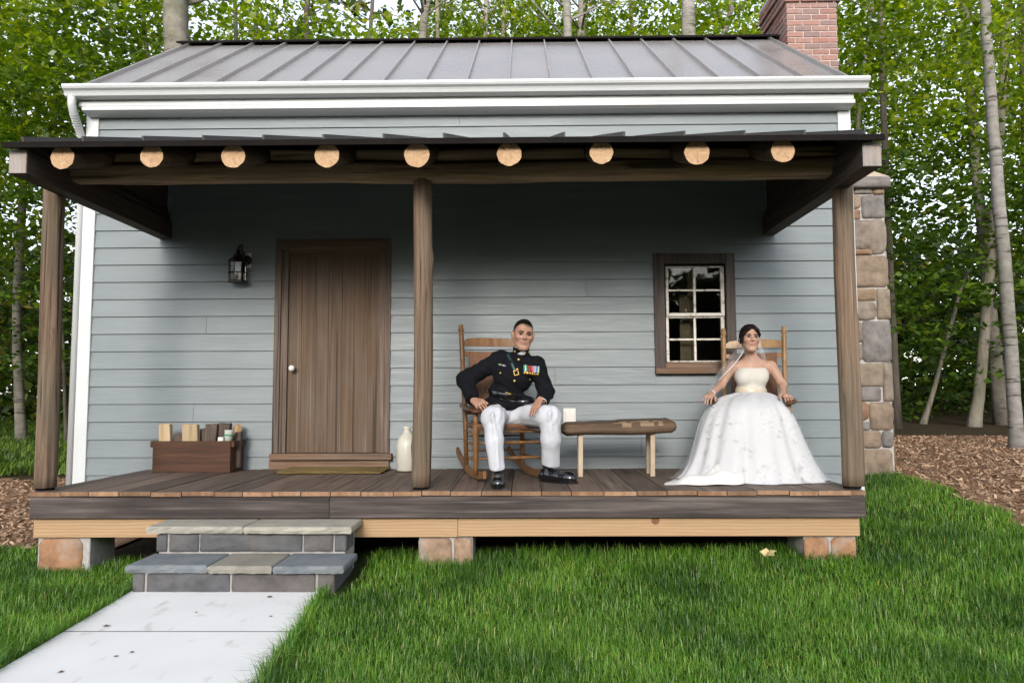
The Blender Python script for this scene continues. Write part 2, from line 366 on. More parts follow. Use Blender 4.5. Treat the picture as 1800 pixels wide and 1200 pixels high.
def sheet(name, xs, ys, inside, dz, mat):
    V, F, idx = [], [], {}
    def vid(i, j):
        if (i, j) not in idx:
            idx[(i, j)] = len(V); V.append((xs[i], ys[j], hgt(xs[i], ys[j]) + dz))
        return idx[(i, j)]
    for i in range(len(xs) - 1):
        for j in range(len(ys) - 1):
            if inside((xs[i] + xs[i + 1]) / 2, (ys[j] + ys[j + 1]) / 2):
                F.append((vid(i, j), vid(i + 1, j), vid(i + 1, j + 1), vid(i, j + 1)))
    o = mesh_obj(name, V, F, mat, smooth=True, center=False); o['kind'] = 'structure'; return o
gx = np.concatenate([np.arange(-240, -12, 12), np.arange(-12, 12, .4), np.arange(12, 241, 12)])
gy = np.concatenate([np.arange(-120, 0, 10), np.arange(0, 16, .4), np.arange(16, 40, 3), np.arange(40, 301, 20)])
sheet('ground', gx, gy, lambda x, y: True, -.03, M['forestfloor'])
def path_x(y): return -2.472 + (4.72 - y) * .088, -1.272 + (4.72 - y) * .088
def on_path(x, y, m=0.): a, b = path_x(y); return y < 5.25 and a - m < x < b + m
def is_lawn(x, y):
    wob = .07 * math.sin(x * 5 + 1) + .06 * math.sin(y * 7) + .05 * math.sin(x * 11 + y * 9)
    if on_path(x, y, -.02): return False
    if x < -3.4: return y < 6.2 + wob + (x + 3.4) * .05
    if x < 2.3: return y < 5.75
    lim = 3.98 + (max(0, 6.0 - y)) * 1.1 + wob
    return x < lim and y < 8.2
def is_mulch(x, y):
    if is_lawn(x, y) or on_path(x, y): return False
    wob = .3 * math.sin(x * 1.1) + .2 * math.sin(y * 1.7 + x)
    if x < -3.4: return 5.5 < y < 11.0 + wob and x > -16
    if x > 2.3: return y > 1 and y < 11.6 + wob + max(0, 6.5 - x) * .35 and x < 16
    return False
cg = np.arange(-9, 9.01, .1)
sheet('lawn', cg, np.arange(-1, 8.4, .1), is_lawn, 0, M['lawnsoil'])
cg2 = np.arange(-16, 16.01, .2)
sheet('mulch_bed', cg2, np.arange(.8, 14, .2), lambda x, y: (is_mulch(x, y) or is_mulch(x + .1, y) or is_mulch(x, y - .15)) , -.012, M['mulch'])

# grass blades: one uncountable mass
def blades(n, sampler, lmin, lmax, wd, name, mat, label):
    pts = sampler(n); n = len(pts)
    x, y, z = pts.T
    ln = rng.uniform(lmin, lmax, n) * (.75 + .5 * (np.sin(x * 3.1 + 1.3 * np.sin(y * 2.3)) * np.sin(y * 3.7 + x) * .5 + .5))
    a = rng.uniform(0, 2 * np.pi, n); lean = rng.normal(.72, .42, n).clip(-.3, 1.45)
    dx, dy = np.cos(a), np.sin(a); sx, sy = -dy, dx; ww = wd * rng.uniform(.7, 1.3, n)
    V = np.zeros((n, 5, 3), np.float32)
    for k, (t, q) in enumerate(((0, 1), (0, -1), (.55, .8), (.55, -.8), (1, 0))):
        hor = ln * np.sin(lean) * t * t * 1.0 + ln * .12 * t; ver = ln * np.cos(lean * t) * t
        V[:, k, 0] = x + dx * hor + sx * ww * q; V[:, k, 1] = y + dy * hor + sy * ww * q; V[:, k, 2] = z + ver - .008 * (t == 0)
    b = (np.arange(n) * 5)[:, None]
    F = np.concatenate([b + np.array([[0, 1, 3]]), b + np.array([[0, 3, 2]]), b + np.array([[2, 3, 4]])])
    o = mesh_obj(name, V.reshape(-1, 3), F.astype(np.int32), mat, smooth=True, center=False)
    return tag(o, label, 'grass', kind='stuff')
def leafy(name, stops, trans=.35, rough=.5, patch=1.4, patchcol=None):
    m, t, b = newmat(name)
    geo = N(t, 'NewGeometry')
    r = ramp(t, geo.outputs['Random Per Island'], stops).outputs[0]
    n = N(t, 'TexNoise'); n.inputs['Scale'].default_value = patch; n.inputs['Detail'].default_value = 3; L(t, geo.outputs['Position'], n.inputs['Vector'])
    c = mixc(t, 1., r, ramp(t, n.outputs[0], [(.32, (.5, .55, .5)), (.68, (1.5, 1.35, 1.2))]).outputs[0], 'MULTIPLY')
    if patchcol: c = mixc(t, ramp(t, n.outputs[0], [(.55, (0, 0, 0)), (.75, (.5,) * 3)]).outputs[0], c, patchcol)
    df = N(t, 'BsdfDiffuse'); tr = N(t, 'BsdfTranslucent'); gl = N(t, 'BsdfGlossy'); gl.inputs['Roughness'].default_value = rough
    L(t, c, df.inputs[0]); L(t, mixc(t, 1., c, (1.35, 1.35, .55), 'MULTIPLY'), tr.inputs[0])
    m1 = N(t, 'MixShader'); m1.inputs[0].default_value = trans; L(t, df.outputs[0], m1.inputs[1]); L(t, tr.outputs[0], m1.inputs[2])
    m2 = N(t, 'MixShader'); m2.inputs[0].default_value = .05; L(t, m1.outputs[0], m2.inputs[1]); L(t, gl.outputs[0], m2.inputs[2])
    L(t, m2.outputs[0], t.nodes['Material Output'].inputs[0]); return m
M['grass'] = leafy('lawn_grass', [(0, (.046, .14, .010)), (.45, (.10, .265, .020)), (.8, (.155, .335, .035)), (.94, (.25, .40, .065)), (1, (.46, .43, .18))], .3, .4, 1.6, (.13, .22, .03))
M['fern'] = leafy('shade_grass', [(0, (.05, .11, .008)), (.6, (.10, .20, .014)), (1, (.18, .27, .03))], .35, .6, 1.)
def lawn_pts(n):
    out = []
    k = int(n * 2.2)
    y = 2.3 + (8.3 - 2.3) * rng.random(k) ** 1.45; x = rng.uniform(-1, 1, k) * (1.2 + y * .80)
    for a, b in zip(x.tolist(), y.tolist()):
        if is_lawn(a, b) and not (-3.3 < a < 2.25 and b > 5.62) and not (-2.52 < a < -1.1 and 4.6 < b) and not on_path(a, b, .0) :
            out.append((a, b, hgt(a, b)))
            if len(out) >= n: break
    return np.array(out)
blades(220000, lawn_pts, .034, .080, .0019, 'lawn_grass', M['grass'], 'short green lawn grass in front of the porch')
def edge_pts(n):
    out = []
    while len(out) < n:
        s = random.random()
        if s < .35: y = random.uniform(2.6, 4.7); a, b = path_x(y); x = random.choice((a - random.random() * .05, b + random.random() * .06))
        elif s < .8: x = random.uniform(-1.1, 2.3); y = random.uniform(5.05, 5.6)
        else: x = random.uniform(2.3, 4.0); y = random.uniform(5, 8.1)
        if is_lawn(x, y): out.append((x, y, hgt(x, y)))
    return np.array(out)
blades(6000, edge_pts, .07, .125, .0022, 'tall_grass', M['grass'], 'taller uncut grass along the porch edge and walkway')
def fern_pts(n):
    x = rng.uniform(-17, -4.3, n); y = rng.uniform(11.0, 24, n)
    return np.array([(a, b, hgt(a, b)) for a, b in zip(x, y)])
blades(52000, fern_pts, .10, .24, .013, 'woodland_grass', M['fern'], 'loose green undergrowth on the woodland floor at left')
# wood chips
def chips():
    n = 42000; out = []
    while len(out) < n:
        if random.random() < .62: x = random.uniform(2.4, 9.5); y = 5.0 + 8 * random.random() ** 1.3
        else: x = random.uniform(-9.5, -4.0); y = 5.6 + 6 * random.random() ** 1.3
        if is_mulch(x, y) or (abs(x) > 3.4 and is_lawn(x, y) and random.random() < .006): out.append((x, y, hgt(x, y) + random.uniform(-.004, .012)))
    p = np.array(out); n = len(p)
    a = rng.uniform(0, np.pi * 2, n); ln = rng.uniform(.012, .045, n); wd = rng.uniform(.004, .012, n); ti = rng.normal(0, .35, n); t2 = rng.normal(0, .5, n)
    d = np.stack([np.cos(a) * np.cos(ti), np.sin(a) * np.cos(ti), np.sin(ti)], 1); s = np.stack([-np.sin(a) * np.cos(t2), np.cos(a) * np.cos(t2), np.sin(t2)], 1)
    V = np.stack([p - d * ln[:, None] - s * wd[:, None], p - d * ln[:, None] * .8 + s * wd[:, None], p + d * ln[:, None] + s * wd[:, None] * .7, p + d * ln[:, None] * .9 - s * wd[:, None]], 1)
    F = (np.arange(n) * 4)[:, None] + np.array([[0, 1, 2, 3]])
    m, t, b = newmat('wood_chip')
    geo = N(t, 'NewGeometry'); L(t, ramp(t, geo.outputs['Random Per Island'], [(0, (.13, .068, .038)), (.3, (.30, .18, .11)), (.7, (.42, .265, .165)), (1, (.54, .37, .25))]).outputs[0], b.inputs['Base Color']); b.inputs['Roughness'].default_value = .9
    tag(mesh_obj('wood_chips', V.reshape(-1, 3), F.astype(np.int32), m, center=False), 'loose tan wood chips covering the mulch beds', 'wood chips', kind='stuff')
chips()

M['joint'] = plain('dark_joint', (.12, .11, .10), .95)
wk = empty('walkway', (-1.8, 3.5, 0)); wk['kind'] = 'structure'
for ya, yb in ((4.76, 3.93), (3.920, 2.7), (2.690, 1.4), (1.390, -.5)):
    (a, b), (c, d) = path_x(ya), path_x(yb)
    zt, zb = .022, -.1
    bev(mesh_obj('slab', [(c, yb, zb), (d, yb, zb), (b, ya, zb), (a, ya, zb), (c, yb, zt), (d, yb, zt), (b, ya, zt), (a, ya, zt)], BF, M['concrete'], wk), .0015)
    bev(mesh_obj('joint', [(c, yb - .0095, zb), (d, yb - .0095, zb), (d, yb - .0005, zb), (c, yb - .0005, zb), (c, yb - .0095, zt + .0006), (d, yb - .0095, zt + .0006), (d, yb - .0005, zt + .0006), (c, yb - .0005, zt + .0006)], BF, M['joint'], wk), .0005)

# ------------------------------------------------------------------ cabin
cab = empty('cabin', (-.54, 8.8, .3), 'small grey-blue clapboard cabin with a metal roof and plank door', 'cabin')
EAVE_Y, RIDGE_Y = 6.74, 8.87
EZ = P(820, 147, EAVE_Y).z; RZ = P(800, 74, RIDGE_Y).z
LAP = .1656; Z0 = 1.011 - 5 * LAP
DX0, DX1 = P(483, 600, W).x, P(687, 600, W).x; DZT = P(585, 421, W).z
WX0, WX1 = P(1149, 550, W).x, P(1292, 550, W).x; WZ0, WZ1 = P(1220, 657, W).z, P(1220, 446, W).z
def plank(x0, x1, z, h=LAP + .018):
    v = [(x0, W - .019, z), (x1, W - .019, z), (x1, W + .012, z), (x0, W + .012, z), (x0, W - .001, z + h), (x1, W - .001, z + h), (x1, W + .012, z + h), (x0, W + .012, z + h)]
    return mesh_obj('siding_plank', v, BF, M['siding'], cab)
k = 0; z = Z0
joints = [None, -.2, None, 1.1, None, -3.1, None, .3, None, None, -3.0, None, .6, None, None, -.9, None, 1.5, None, None, None, None, -.6]
while z < EZ - .08:
    h = min(LAP + .018, EZ - .03 - z)
    spans = [(WL + .115, WR - .115)]
    def cut(sp, a, b):
        out = []
        for s, e in sp:
            if b <= s or a >= e: out.append((s, e)); continue
            if s < a: out.append((s, a))
            if b < e: out.append((b, e))
        return out
    if z < DZT - .01: spans = cut(spans, DX0 + .01, DX1 - .01)
    if WZ0 - LAP < z < WZ1 - .005: spans = cut(spans, WX0 + .01, WX1 - .01)
    if z < WZ0 <= z + LAP: plank(WX0 + .011, WX1 - .011, z, WZ0 - z - .002)
    for (A_, B_, T_) in ((WX0, WX1, WZ1), (DX0, DX1, DZT)):
        if z < T_ <= z + LAP: plank(A_ + .011, B_ - .011, T_ - .004, h - (T_ - z) + .004)
    j = joints[k % len(joints)]
    if j is not None:
        sp2 = []
        for s, e in spans:
            if s + .3 < j < e - .3: sp2 += [(s, j - .0015), (j + .0015, e)]
            else: sp2.append((s, e))
        spans = sp2
    for s, e in spans: plank(s, e, z, h)
    z += LAP; k += 1
box('sheathing', WL + .1, DX0, W + .014, W + .06, .1, EZ - .05, M['inside'], cab, 0)
box('sheathing', DX1, WX0, W + .014, W + .06, .1, EZ - .05, M['inside'], cab, 0)
box('sheathing', WX1, WR - .1, W + .014, W + .06, .1, EZ - .05, M['inside'], cab, 0)
box('sheathing', DX0 + .002, DX1 - .002, W + .06, W + .1, .1, EZ - .05, M['inside'], cab, 0)
box('sheathing', WX0 + .002, WX1 - .002, W + .014, W + .06, .1, WZ0 + .02, M['inside'], cab, 0)
box('sheathing', WX0 + .002, WX1 - .002, W + .014, W + .06, WZ1 - .02, EZ - .05, M['inside'], cab, 0)
BK = 2 * RIDGE_Y - W
for sx, x in ((-1, WL), (1, WR)):      # gable walls
    a, b = (x + .01, x + .08) if sx < 0 else (x - .08, x - .01)
    V = []
    prof = [(W + .03, .1), (BK, .1), (BK, EZ - .05), (RIDGE_Y, RZ - .12), (W + .03, EZ - .05)]
    V = [(a, y, z) for y, z in prof] + [(b, y, z) for y, z in prof]
    F = [(0, 1, 2, 3, 4), (9, 8, 7, 6, 5)] + [(i, (i + 1) % 5, (i + 1) % 5 + 5, i + 5) for i in range(5)]
    mesh_obj('gable_wall', V, F, M['siding'], cab)
box('rear_wall', WL + .08, WR - .08, BK - .08, BK, .1, EZ - .05, M['siding'], cab, 0)
box('room_floor', WL + .1, WR - .1, W + .12, BK - .1, .3, .5, M['inside'], cab, 0)
box('corner_board', WL, WL + .12, W - .03, W + .11, .12, EZ - .12, M['white'], cab, .004)
box('corner_board', WR - .12, WR, W - .03, W + .11, .12, EZ - .12, M['white'], cab, .004)
# roof: pans between standing seams, front and back slopes
rf = empty('roof', (-.54, RIDGE_Y, RZ), parent=cab)
RX0, RX1 = -4.235, 3.13
sx = [px_x(155 + i * 74.0, 143, EAVE_Y) for i in range(19)]
rise = (RZ - EZ) / (RIDGE_Y - EAVE_Y); nrm = Vector((0, -rise, 1)).normalized()
def slope_pt(x, t, up, back=False):
    y = EAVE_Y + t * (RIDGE_Y - EAVE_Y); z = EZ + t * (RZ - EZ)
    p = Vector((x, y, z)) + nrm * up
    if back: p.y = 2 * RIDGE_Y - p.y
    return p
edges = [RX0] + sx + [RX1]
for back in (False, True):
    for a, b in (zip(edges[:-1], edges[1:]) if not back else ((RX0, RX1),)):
        V = [slope_pt(x, t, u, back) for u in (-.03, 0) for x, t in ((a + .001, 0), (b - .001, 0), (b - .001, 1), (a + .001, 1))]
        mesh_obj('roof_pan', V, BF, M['roof'], rf)
    for x in (sx if not back else sx[::3]):
        V = [slope_pt(q, t, u, back) for u in (-.005, .036) for q, t in ((x - .008, 0.0), (x + .008, 0.0), (x + .008, .985), (x - .008, .985))]
        mesh_obj('roof_seam', V, BF, M['roof'], rf)
V = []
for x in (RX0 - .01, RX1 + .01): V += [(x, RIDGE_Y - .14, RZ - .022), (x, RIDGE_Y, RZ + .055), (x, RIDGE_Y + .14, RZ - .022), (x, RIDGE_Y + .14, RZ - .04), (x, RIDGE_Y, RZ + .01), (x, RIDGE_Y - .14, RZ - .04)]
mesh_obj('ridge_cap', V, [(0, 1, 7, 6), (1, 2, 8, 7), (2, 3, 9, 8), (3, 4, 10, 9), (4, 5, 11, 10), (5, 0, 6, 11), (5, 4, 3, 2, 1, 0), (6, 7, 8, 9, 10, 11)], M['roofedge'], rf)
# eaves: ogee gutter, fascia, soffit, frieze
def extrude_x(name, prof, x0, x1, mat, par, smooth=False):
    n = len(prof); V = [(x0, y, z) for y, z in prof] + [(x1, y, z) for y, z in prof]
    F = [tuple(range(n)), tuple(range(2 * n - 1, n - 1, -1))] + [((i + 1) % n, i, i + n, (i + 1) % n + n) for i in range(n)]
    return mesh_obj(name, V, F, mat, par, smooth)
gz = EZ - .005
GX0, GX1 = P(119, 163, EAVE_Y).x, P(1522, 148, EAVE_Y).x
extrude_x('gutter', [(6.780, gz), (6.780, gz - .105), (6.720, gz - .105), (6.695, gz - .095), (6.685, gz - .07), (6.675, gz - .055), (6.650, gz - .04), (6.640, gz - .02), (6.640, gz), (6.655, gz), (6.665, gz - .03), (6.720, gz - .09), (6.760, gz - .09), (6.760, gz)], GX0, GX1, M['gutter'], cab)
extrude_x('eave_fascia', [(6.785, gz - .01), (6.785, gz - .16), (6.820, gz - .16), (6.820, gz - .01)], RX0 + .02, RX1 - .02, M['gutter'], cab)
extrude_x('crown_trim', [(6.820, gz - .16), (6.780, gz - .165), (6.780, gz - .20), (6.820, gz - .215), (6.880, gz - .222), (6.945, gz - .222), (6.945, gz - .17), (6.820, gz - .155)], P(146, 190, 6.800).x, P(1502, 190, 6.800).x, M['gutter'], cab)
# downspout with elbow on the left corner
dpt = [P(134, 183, 6.6), P(137, 200, 6.62), P(150, 222, 6.9), P(152, 240, 6.93)]
bx = WL - .045
dpt = [Vector((GX0 + .06, 6.71, gz - .10)), Vector((GX0 + .06, 6.715, gz - .17)), Vector((GX0 + .055, 6.75, gz - .23)), Vector((bx + .005, 6.88, gz - .36)), Vector((bx, 6.95, gz - .43)), Vector((bx, 6.965, gz - .5)), Vector((bx, 6.965, .3))]
v, f = tube(dpt, .036, 10); o = mesh_obj('downspout', v, f, M['gutter'], cab, True)
v, f = merge([tube([dpt[2].lerp(dpt[3], t), dpt[2].lerp(dpt[3], t + .04)], .040, 10) for t in (.08, .22, .36, .5, .64, .78)]); mesh_obj('elbow_ribs', v, f, M['gutter'], cab)
# door
dr = empty('door', ((DX0 + DX1) / 2, W, DECK), parent=cab)
LX0, LX1 = P(506, 600, W).x, P(668, 600, W).x; LZ1, LZ0 = P(585, 447, W).z, P(585, 796, W).z
SILL_T = P(585, 797, W - .06).z; SILL_B = P(585, 808, W - .06).z
n = 7; wds = [random.uniform(.9, 1.15) for _ in range(n)]; s = sum(wds); x = LX0
for q in wds:
    x2 = x + (LX1 - LX0) * q / s
    box('door_plank', x + .0007, x2 - .0007, W + .012 + random.uniform(0, .0025), W + .05, LZ0 + .004, LZ1, M['door'], dr, .0015); x = x2
fm = LX0 - (LX0 - DX0) * .52
box('door_casing', DX0, fm - .001, W - .032, W + .014, SILL_T + .001, DZT, M['frame'], dr, .004)
box('door_jamb', fm, LX0 - .001, W - .015, W + .052, SILL_T + .001, LZ1 + .04, M['frame'], dr, .004)
fm2 = LX1 + (DX1 - LX1) * .45
box('door_jamb', LX1 + .001, fm2 - .001, W - .015, W + .052, SILL_T + .001, LZ1 + .04, M['frame'], dr, .004)
box('door_casing', fm2, DX1, W - .032, W + .014, SILL_T + .001, DZT, M['frame'], dr, .004)
box('door_head', fm + .001, fm2 - .001, W - .034, W + .014, LZ1 + .042, DZT - .002, M['frameh'], dr, .004)
box('door_head', fm + .001, fm2 - .001, W - .012, W + .052, LZ1 + .001, LZ1 + .041, M['frameh'], dr, .004)
box('door_sill', P(473, 803, W - .08).x, P(688, 803, W - .08).x, W - .085, W + .04, SILL_B, SILL_T, M['frameh'], dr, .005)
box('sill_board', DX0 - .02, DX1, W - .045, W + .012, DECK - .03, SILL_B - .001, M['frameh'], dr, .003)
kp = P(513, 647, W - .05)
v, f = lathe(kp, [(.001, -.034), (.014, -.032), (.024, -.022), (.029, -.008), (.027, .004), (.016, .014), (.010, .02), (.010, .06)], 16, Matrix.Rotation(-math.pi / 2, 3, 'X'))
mesh_obj('door_knob', v, f, M['porcelain'], dr, True)
# window
wn = empty('window', ((WX0 + WX1) / 2, W, WZ0), parent=cab)
cz0 = P(1220, 646, W).z; ci0, ci1 = P(1168, 550, W).x, P(1276, 550, W).x; ciT = P(1220, 464, W).z
box('window_casing', WX0, ci0 - .001, W - .035, W + .03, cz0, WZ1, M['casing'], wn, .004)
box('window_casing', ci1 + .001, WX1, W - .035, W + .03, cz0, WZ1, M['casing'], wn, .004)
box('window_head', ci0, ci1, W - .033, W + .03, ciT, WZ1 - .002, M['casing'], wn, .004)
box('window_sill', WX0 + .0, P(1283, 650, W).x, W - .075, W + .03, WZ0, cz0 - .001, M['frameh'], wn, .006)
sx0, sx1 = P(1171, 550, W).x, P(1274, 550, W).x
zt, zm0, zm1, zb = P(1220, 468, W).z, P(1220, 550, W).z, P(1220, 557, W).z, P(1220, 636, W).z
box('sash_apron', ci0 + .001, ci1 - .001, W - .012, W + .03, cz0 + .001, zb - .004, M['frameh'], wn, .003)
def sash(z0, z1, y, bot):
    sh = empty('sash', ((sx0 + sx1) / 2, y, z0), parent=wn)
    st = .022; mu = .011
    box('stile', sx0, sx0 + st + .004, y, y + .03, z0, z1, M['sash'], sh, .003); box('stile', sx1 - st - .012, sx1, y, y + .03, z0, z1, M['sash'], sh, .003)
    ia, ib = sx0 + st + .004, sx1 - st - .012
    box('rail', ia + .001, ib - .001, y + .001, y + .03, z1 - .014, z1, M['sash'], sh, .003); box('rail', ia + .001, ib - .001, y - .002, y + .03, z0, z0 + bot, M['sash'], sh, .003)
    xm = (ia + ib) / 2; zm = (z0 + bot + z1 - .014) / 2
    box('muntin', xm - mu, xm + mu, y + .003, y + .026, z0 + bot + .001, z1 - .015, M['sash'], sh, .003)
    box('muntin', ia + .001, xm - mu - .001, y + .004, y + .025, zm - mu * .8, zm + mu * .8, M['sash'], sh, .003); box('muntin', xm + mu + .001, ib - .001, y + .004, y + .025, zm - mu * .8, zm + mu * .8, M['sash'], sh, .003)
    for a, b in ((ia, xm - mu), (xm + mu, ib)):
        for c, d in ((z0 + bot, zm - mu), (zm + mu, z1 - .014)):
            mesh_obj('pane', [(a, y + .012, c), (b, y + .013, c), (b, y + .012, d), (a, y + .0125, d)], [(0, 1, 2, 3)], M['glass'], sh)
sash(zm0 - .03, zt, W - .005, .03); sash(zb, zm0 - .032, W + .016, .012)
box('curtain', sx0 + .16, sx0 + .26, W + .16, W + .17, zb - .1, zt - .25, M['curtain'], wn, 0)
box('curtain', sx1 - .3, sx1 - .22, W + .2, W + .21, zb - .1, zt, M['curtain'], wn, 0)
# chimney: field-stone base outside the right gable and a brick stack above
CX0, CX1 = 3.145, P(1473, 60, 8.5).x; CY0, CY1 = 8.5, 9.32
ch = empty('chimney', ((CX0 + CX1) / 2, 8.9, .3), parent=cab)
STOP = P(1560, 331, 8.1).z; SX1 = P(1569, 600, 8.1).x
box('mortar_core', WR + .004, SX1 - .012, 8.135, 9.6, .1, STOP, M['mortar'], ch, .01)
def stone_v(x0, x1, z0, z1, y, dep, seed, bulge=.03, ny=-1, rnd=.25):
    """one laid stone facing the viewer: rounded uneven outline, proud centre"""
    r = random.Random(seed); n = 20; cx, cz = (x0 + x1) / 2, (z0 + z1) / 2; a, b = (x1 - x0) / 2, (z1 - z0) / 2
    ring = []
    p = 6 - 4 * rnd
    if rnd < .3:
        ch_ = min(a, b) * (.10 + rnd * .9) * r.uniform(.7, 1.3); side = []
        for (ux, uy), (vx, vy) in (((a, -b), (a, b)), ((a, b), (-a, b)), ((-a, b), (-a, -b)), ((-a, -b), (a, -b))):
            ln = math.hypot(vx - ux, vy - uy); cc = min(.3, ch_ / ln)
            for t_ in (cc, .35, .5, .65, 1 - cc): side.append((ux + (vx - ux) * t_, uy + (vy - uy) * t_))
        ring = [(u + r.uniform(-.035, .02) * min(a, b), v_ + r.uniform(-.035, .02) * min(a, b)) for u, v_ in side]
    else:
        for i in range(n):
            th = 2 * math.pi * (i + .5) / n; c, s = math.cos(th), math.sin(th)
            k = (abs(c) ** p + abs(s) ** p) ** (-1 / p) * (1.02 - r.uniform(0, .05))
            ring.append((c * k * a, s * k * b))
    V = []
    for sc, yy in ((1, dep), (1, -.0), (.965, -bulge * .55), (.72, -bulge * .9)):
        for u, w_ in ring: V.append((cx + u * sc, y + yy + (r.uniform(-.3, .3) * bulge if sc < .95 else 0), cz + w_ * sc))
    V.append((cx, y - bulge * (1 + r.uniform(-.2, .2)), cz))
    F = []
    for q in range(3):
        for i in range(n): F.append((q * n + i, q * n + (i + 1) % n, (q + 1) * n + (i + 1) % n, (q + 1) * n + i))
    for i in range(n): F.append((3 * n + i, 3 * n + (i + 1) % n, 4 * n))
    return V, F
st = [(1476, 1515, 341, 366), (1518, 1555, 342, 382), (1478, 1513, 368, 384), (1480, 1533, 386, 436), (1529, 1558, 384, 446), (1480, 1534, 438, 447), (1482, 1562, 449, 504),
      (1484, 1541, 507, 527), (1484, 1542, 529, 562), (1545, 1565, 507, 560), (1519, 1567, 564, 635), (1486, 1517, 566, 600), (1486, 1517, 602, 634), (1488, 1554, 638, 679), (1556, 1569, 637, 705),
      (1488, 1550, 681, 704), (1490, 1529, 706, 739), (1532, 1570, 707, 755), (1490, 1531, 742, 755), (1492, 1550, 757, 787), (1553, 1571, 757, 786), (1492, 1571, 790, 862), (1503, 1535, 331, 339), (1537, 1555, 331, 340), (1480, 1501, 331, 339)]
for i, (a, b, c, d) in enumerate(st):
    p, q = P(a - .5, d + .8, 8.1), P(b + .8, c - .5, 8.1)
    v, f = stone_v(p.x, q.x, p.z, q.z, 8.135, .03, i, .035, rnd=.10 if i % 4 else .45); mesh_obj('stone', v, f, M['stone'], ch, True)
zz = .25; i = 100
while zz < STOP - .12:        # outer side of the stone base
    h = random.uniform(.16, .34); yy = 8.14
    while yy < 9.5:
        d = random.uniform(.22, .5)
        v, f = stone_v(yy, min(yy + d - .02, 9.58), zz, min(zz + h - .02, STOP - .03), 0, .03, i, .02)
        mesh_obj('stone', [(SX1 - .012 - y0, x0, z0) for x0, y0, z0 in v], f, M['stone'], ch, True); yy += d; i += 1
    zz += h
p, q = P(1497, 330, 8.06), P(1564, 312, 8.06)
v, f = stone_v(WR + .02, q.x + .01, p.z, q.z + .01, 8.06, .5, 501, .03, rnd=.1); mesh_obj('shoulder_stone', v, f, M['stone'], ch, True)
zs = q.z + .012; tp = P(1535, 296, 8.5).z
mesh_obj('shoulder_cap', [(WR + .02, 8.06, zs), (q.x, 8.06, zs), (q.x, 9.6, zs), (WR + .02, 9.6, zs), (WR + .02, 8.5, tp + .25), (CX1 - .1, 8.5, tp + .12), (CX1 - .1, 9.2, tp + .12), (WR + .02, 9.2, tp + .25)], BF, M['capstone'], ch)
bev(ch.children[-1], .012)
CTOP = P(1400, 5, CY0).z
box('brick_core', CX0 + .008, CX1 - .008, CY0 + .008, CY1 - .008, 3.6, CTOP + .3, M['brickmortar'], ch, 0)
BH, BL, JT = .0585, .186, .0125
bmesh_cache = {}
def brick(cx, cy, cz, lx, ly, h=BH):
    key = (round(lx, 3), round(ly, 3), h)
    if key not in bmesh_cache:
        o = box('brick', cx - lx / 2, cx + lx / 2, cy - ly / 2, cy + ly / 2, cz, cz + h, M['brick'], ch, .004); bmesh_cache[key] = o
    else:
        o = bmesh_cache[key].copy(); COL.objects.link(o); o.location = Vector((cx, cy, cz + h / 2)) - wloc(ch)
    o.location += Vector((random.uniform(-.002, .002), random.uniform(-.003, .002), 0))
zr = 4.25; row = 0
def course(zr, row, out):
    x0, x1, y0, y1 = CX0 - out, CX1 + out, CY0 - out, CY1 + out
    x = x0 + (0 if row % 2 else -.098)          # front
    while x < x1 - .03:
        a, b = max(x, x0), min(x + BL, x1)
        if b - a > .03: brick((a + b) / 2, y0 + .045, zr, b - a, .09)
        x += BL + JT
    y = y0 + .09 + JT + (0 if row % 2 == 0 else -.09)    # sides
    while y < y1 - .03:
        a, b = max(y, y0 + .09 + JT), min(y + BL, y1)
        if b - a > .03:
            brick(x0 + .045, (a + b) / 2, zr, .09, b - a); brick(x1 - .045, (a + b) / 2, zr, .09, b - a)
        y += BL + JT
while zr < CTOP - .02: course(zr, row, 0); zr += BH + JT; row += 1
for k, o_ in ((0, .028), (1, .03), (2, .052), (3, .052)): course(zr + k * (BH + JT), row + k, o_)
box('chimney_cap', CX0 - .04, CX1 + .04, CY0 - .04, CY1 + .04, zr + 4 * (BH + JT), zr + 4 * (BH + JT) + .06, M['mortar'], ch, .01)

# ------------------------------------------------------------------ porch
po = empty('porch', (-.56, 6.1, DECK), 'timber porch of log posts and dark beams under a low metal roof', 'porch')
DXL, DXR = P(50, 864, YF).x, P(1523, 858, YF).x
dk = empty('deck', (-.56, 6.1, DECK), parent=po)
x = DXL; ends = []
while x < DXR - .05:
    wd = min(random.uniform(.195, .235), DXR - x)
    if DXR - x - wd < .09: wd = DXR - x
    dz = random.uniform(-.003, .003)
    o = box('deck_board', x + .002, x + wd - .002, YF + random.uniform(-.006, .006), W - .02, DECK - .032 + dz, DECK + dz, [M['deck'], M['deckend']], dk, .002, fmat=[0, 0, 1, 0, 0, 0]); x += wd
zf0 = P(740, 910, YF + .02).z; zf1 = DECK - .036
xm = P(578, 890, YF).x
box('fascia_board', DXL + .004, xm - .001, YF + .012, YF + .05, zf0, zf1, M['fascia'], po, .004)
box('fascia_board', xm + .001, DXR - .004, YF + .012, YF + .05, zf0, zf1, M['fascia'], po, .004)
zp0 = P(740, 943, YF + .07).z; xm2 = P(805, 930, YF + .07).x; pl, pr_ = P(61, 925, YF + .07).x, P(1510, 930, YF + .07).x
pb1 = box('rim_joist', pl, xm2 - .001, YF + .056, YF + .1, zp0, zf0 + .02, M['pine'], po, .003)
pb2 = box('rim_joist', xm2 + .001, pr_, YF + .056, YF + .1, zp0 + .004, zf0 + .02, M['pine'], po, .003)
kn = P(1152, 914, YF + .056); v, f = lathe((kn.x, YF + .057, kn.z), [(.001, -.002), (.030, -.0015), (.031, .004)], 16, Matrix.Rotation(-math.pi / 2, 3, 'X')); mesh_obj('knot', v, f, M['knot'], pb2)
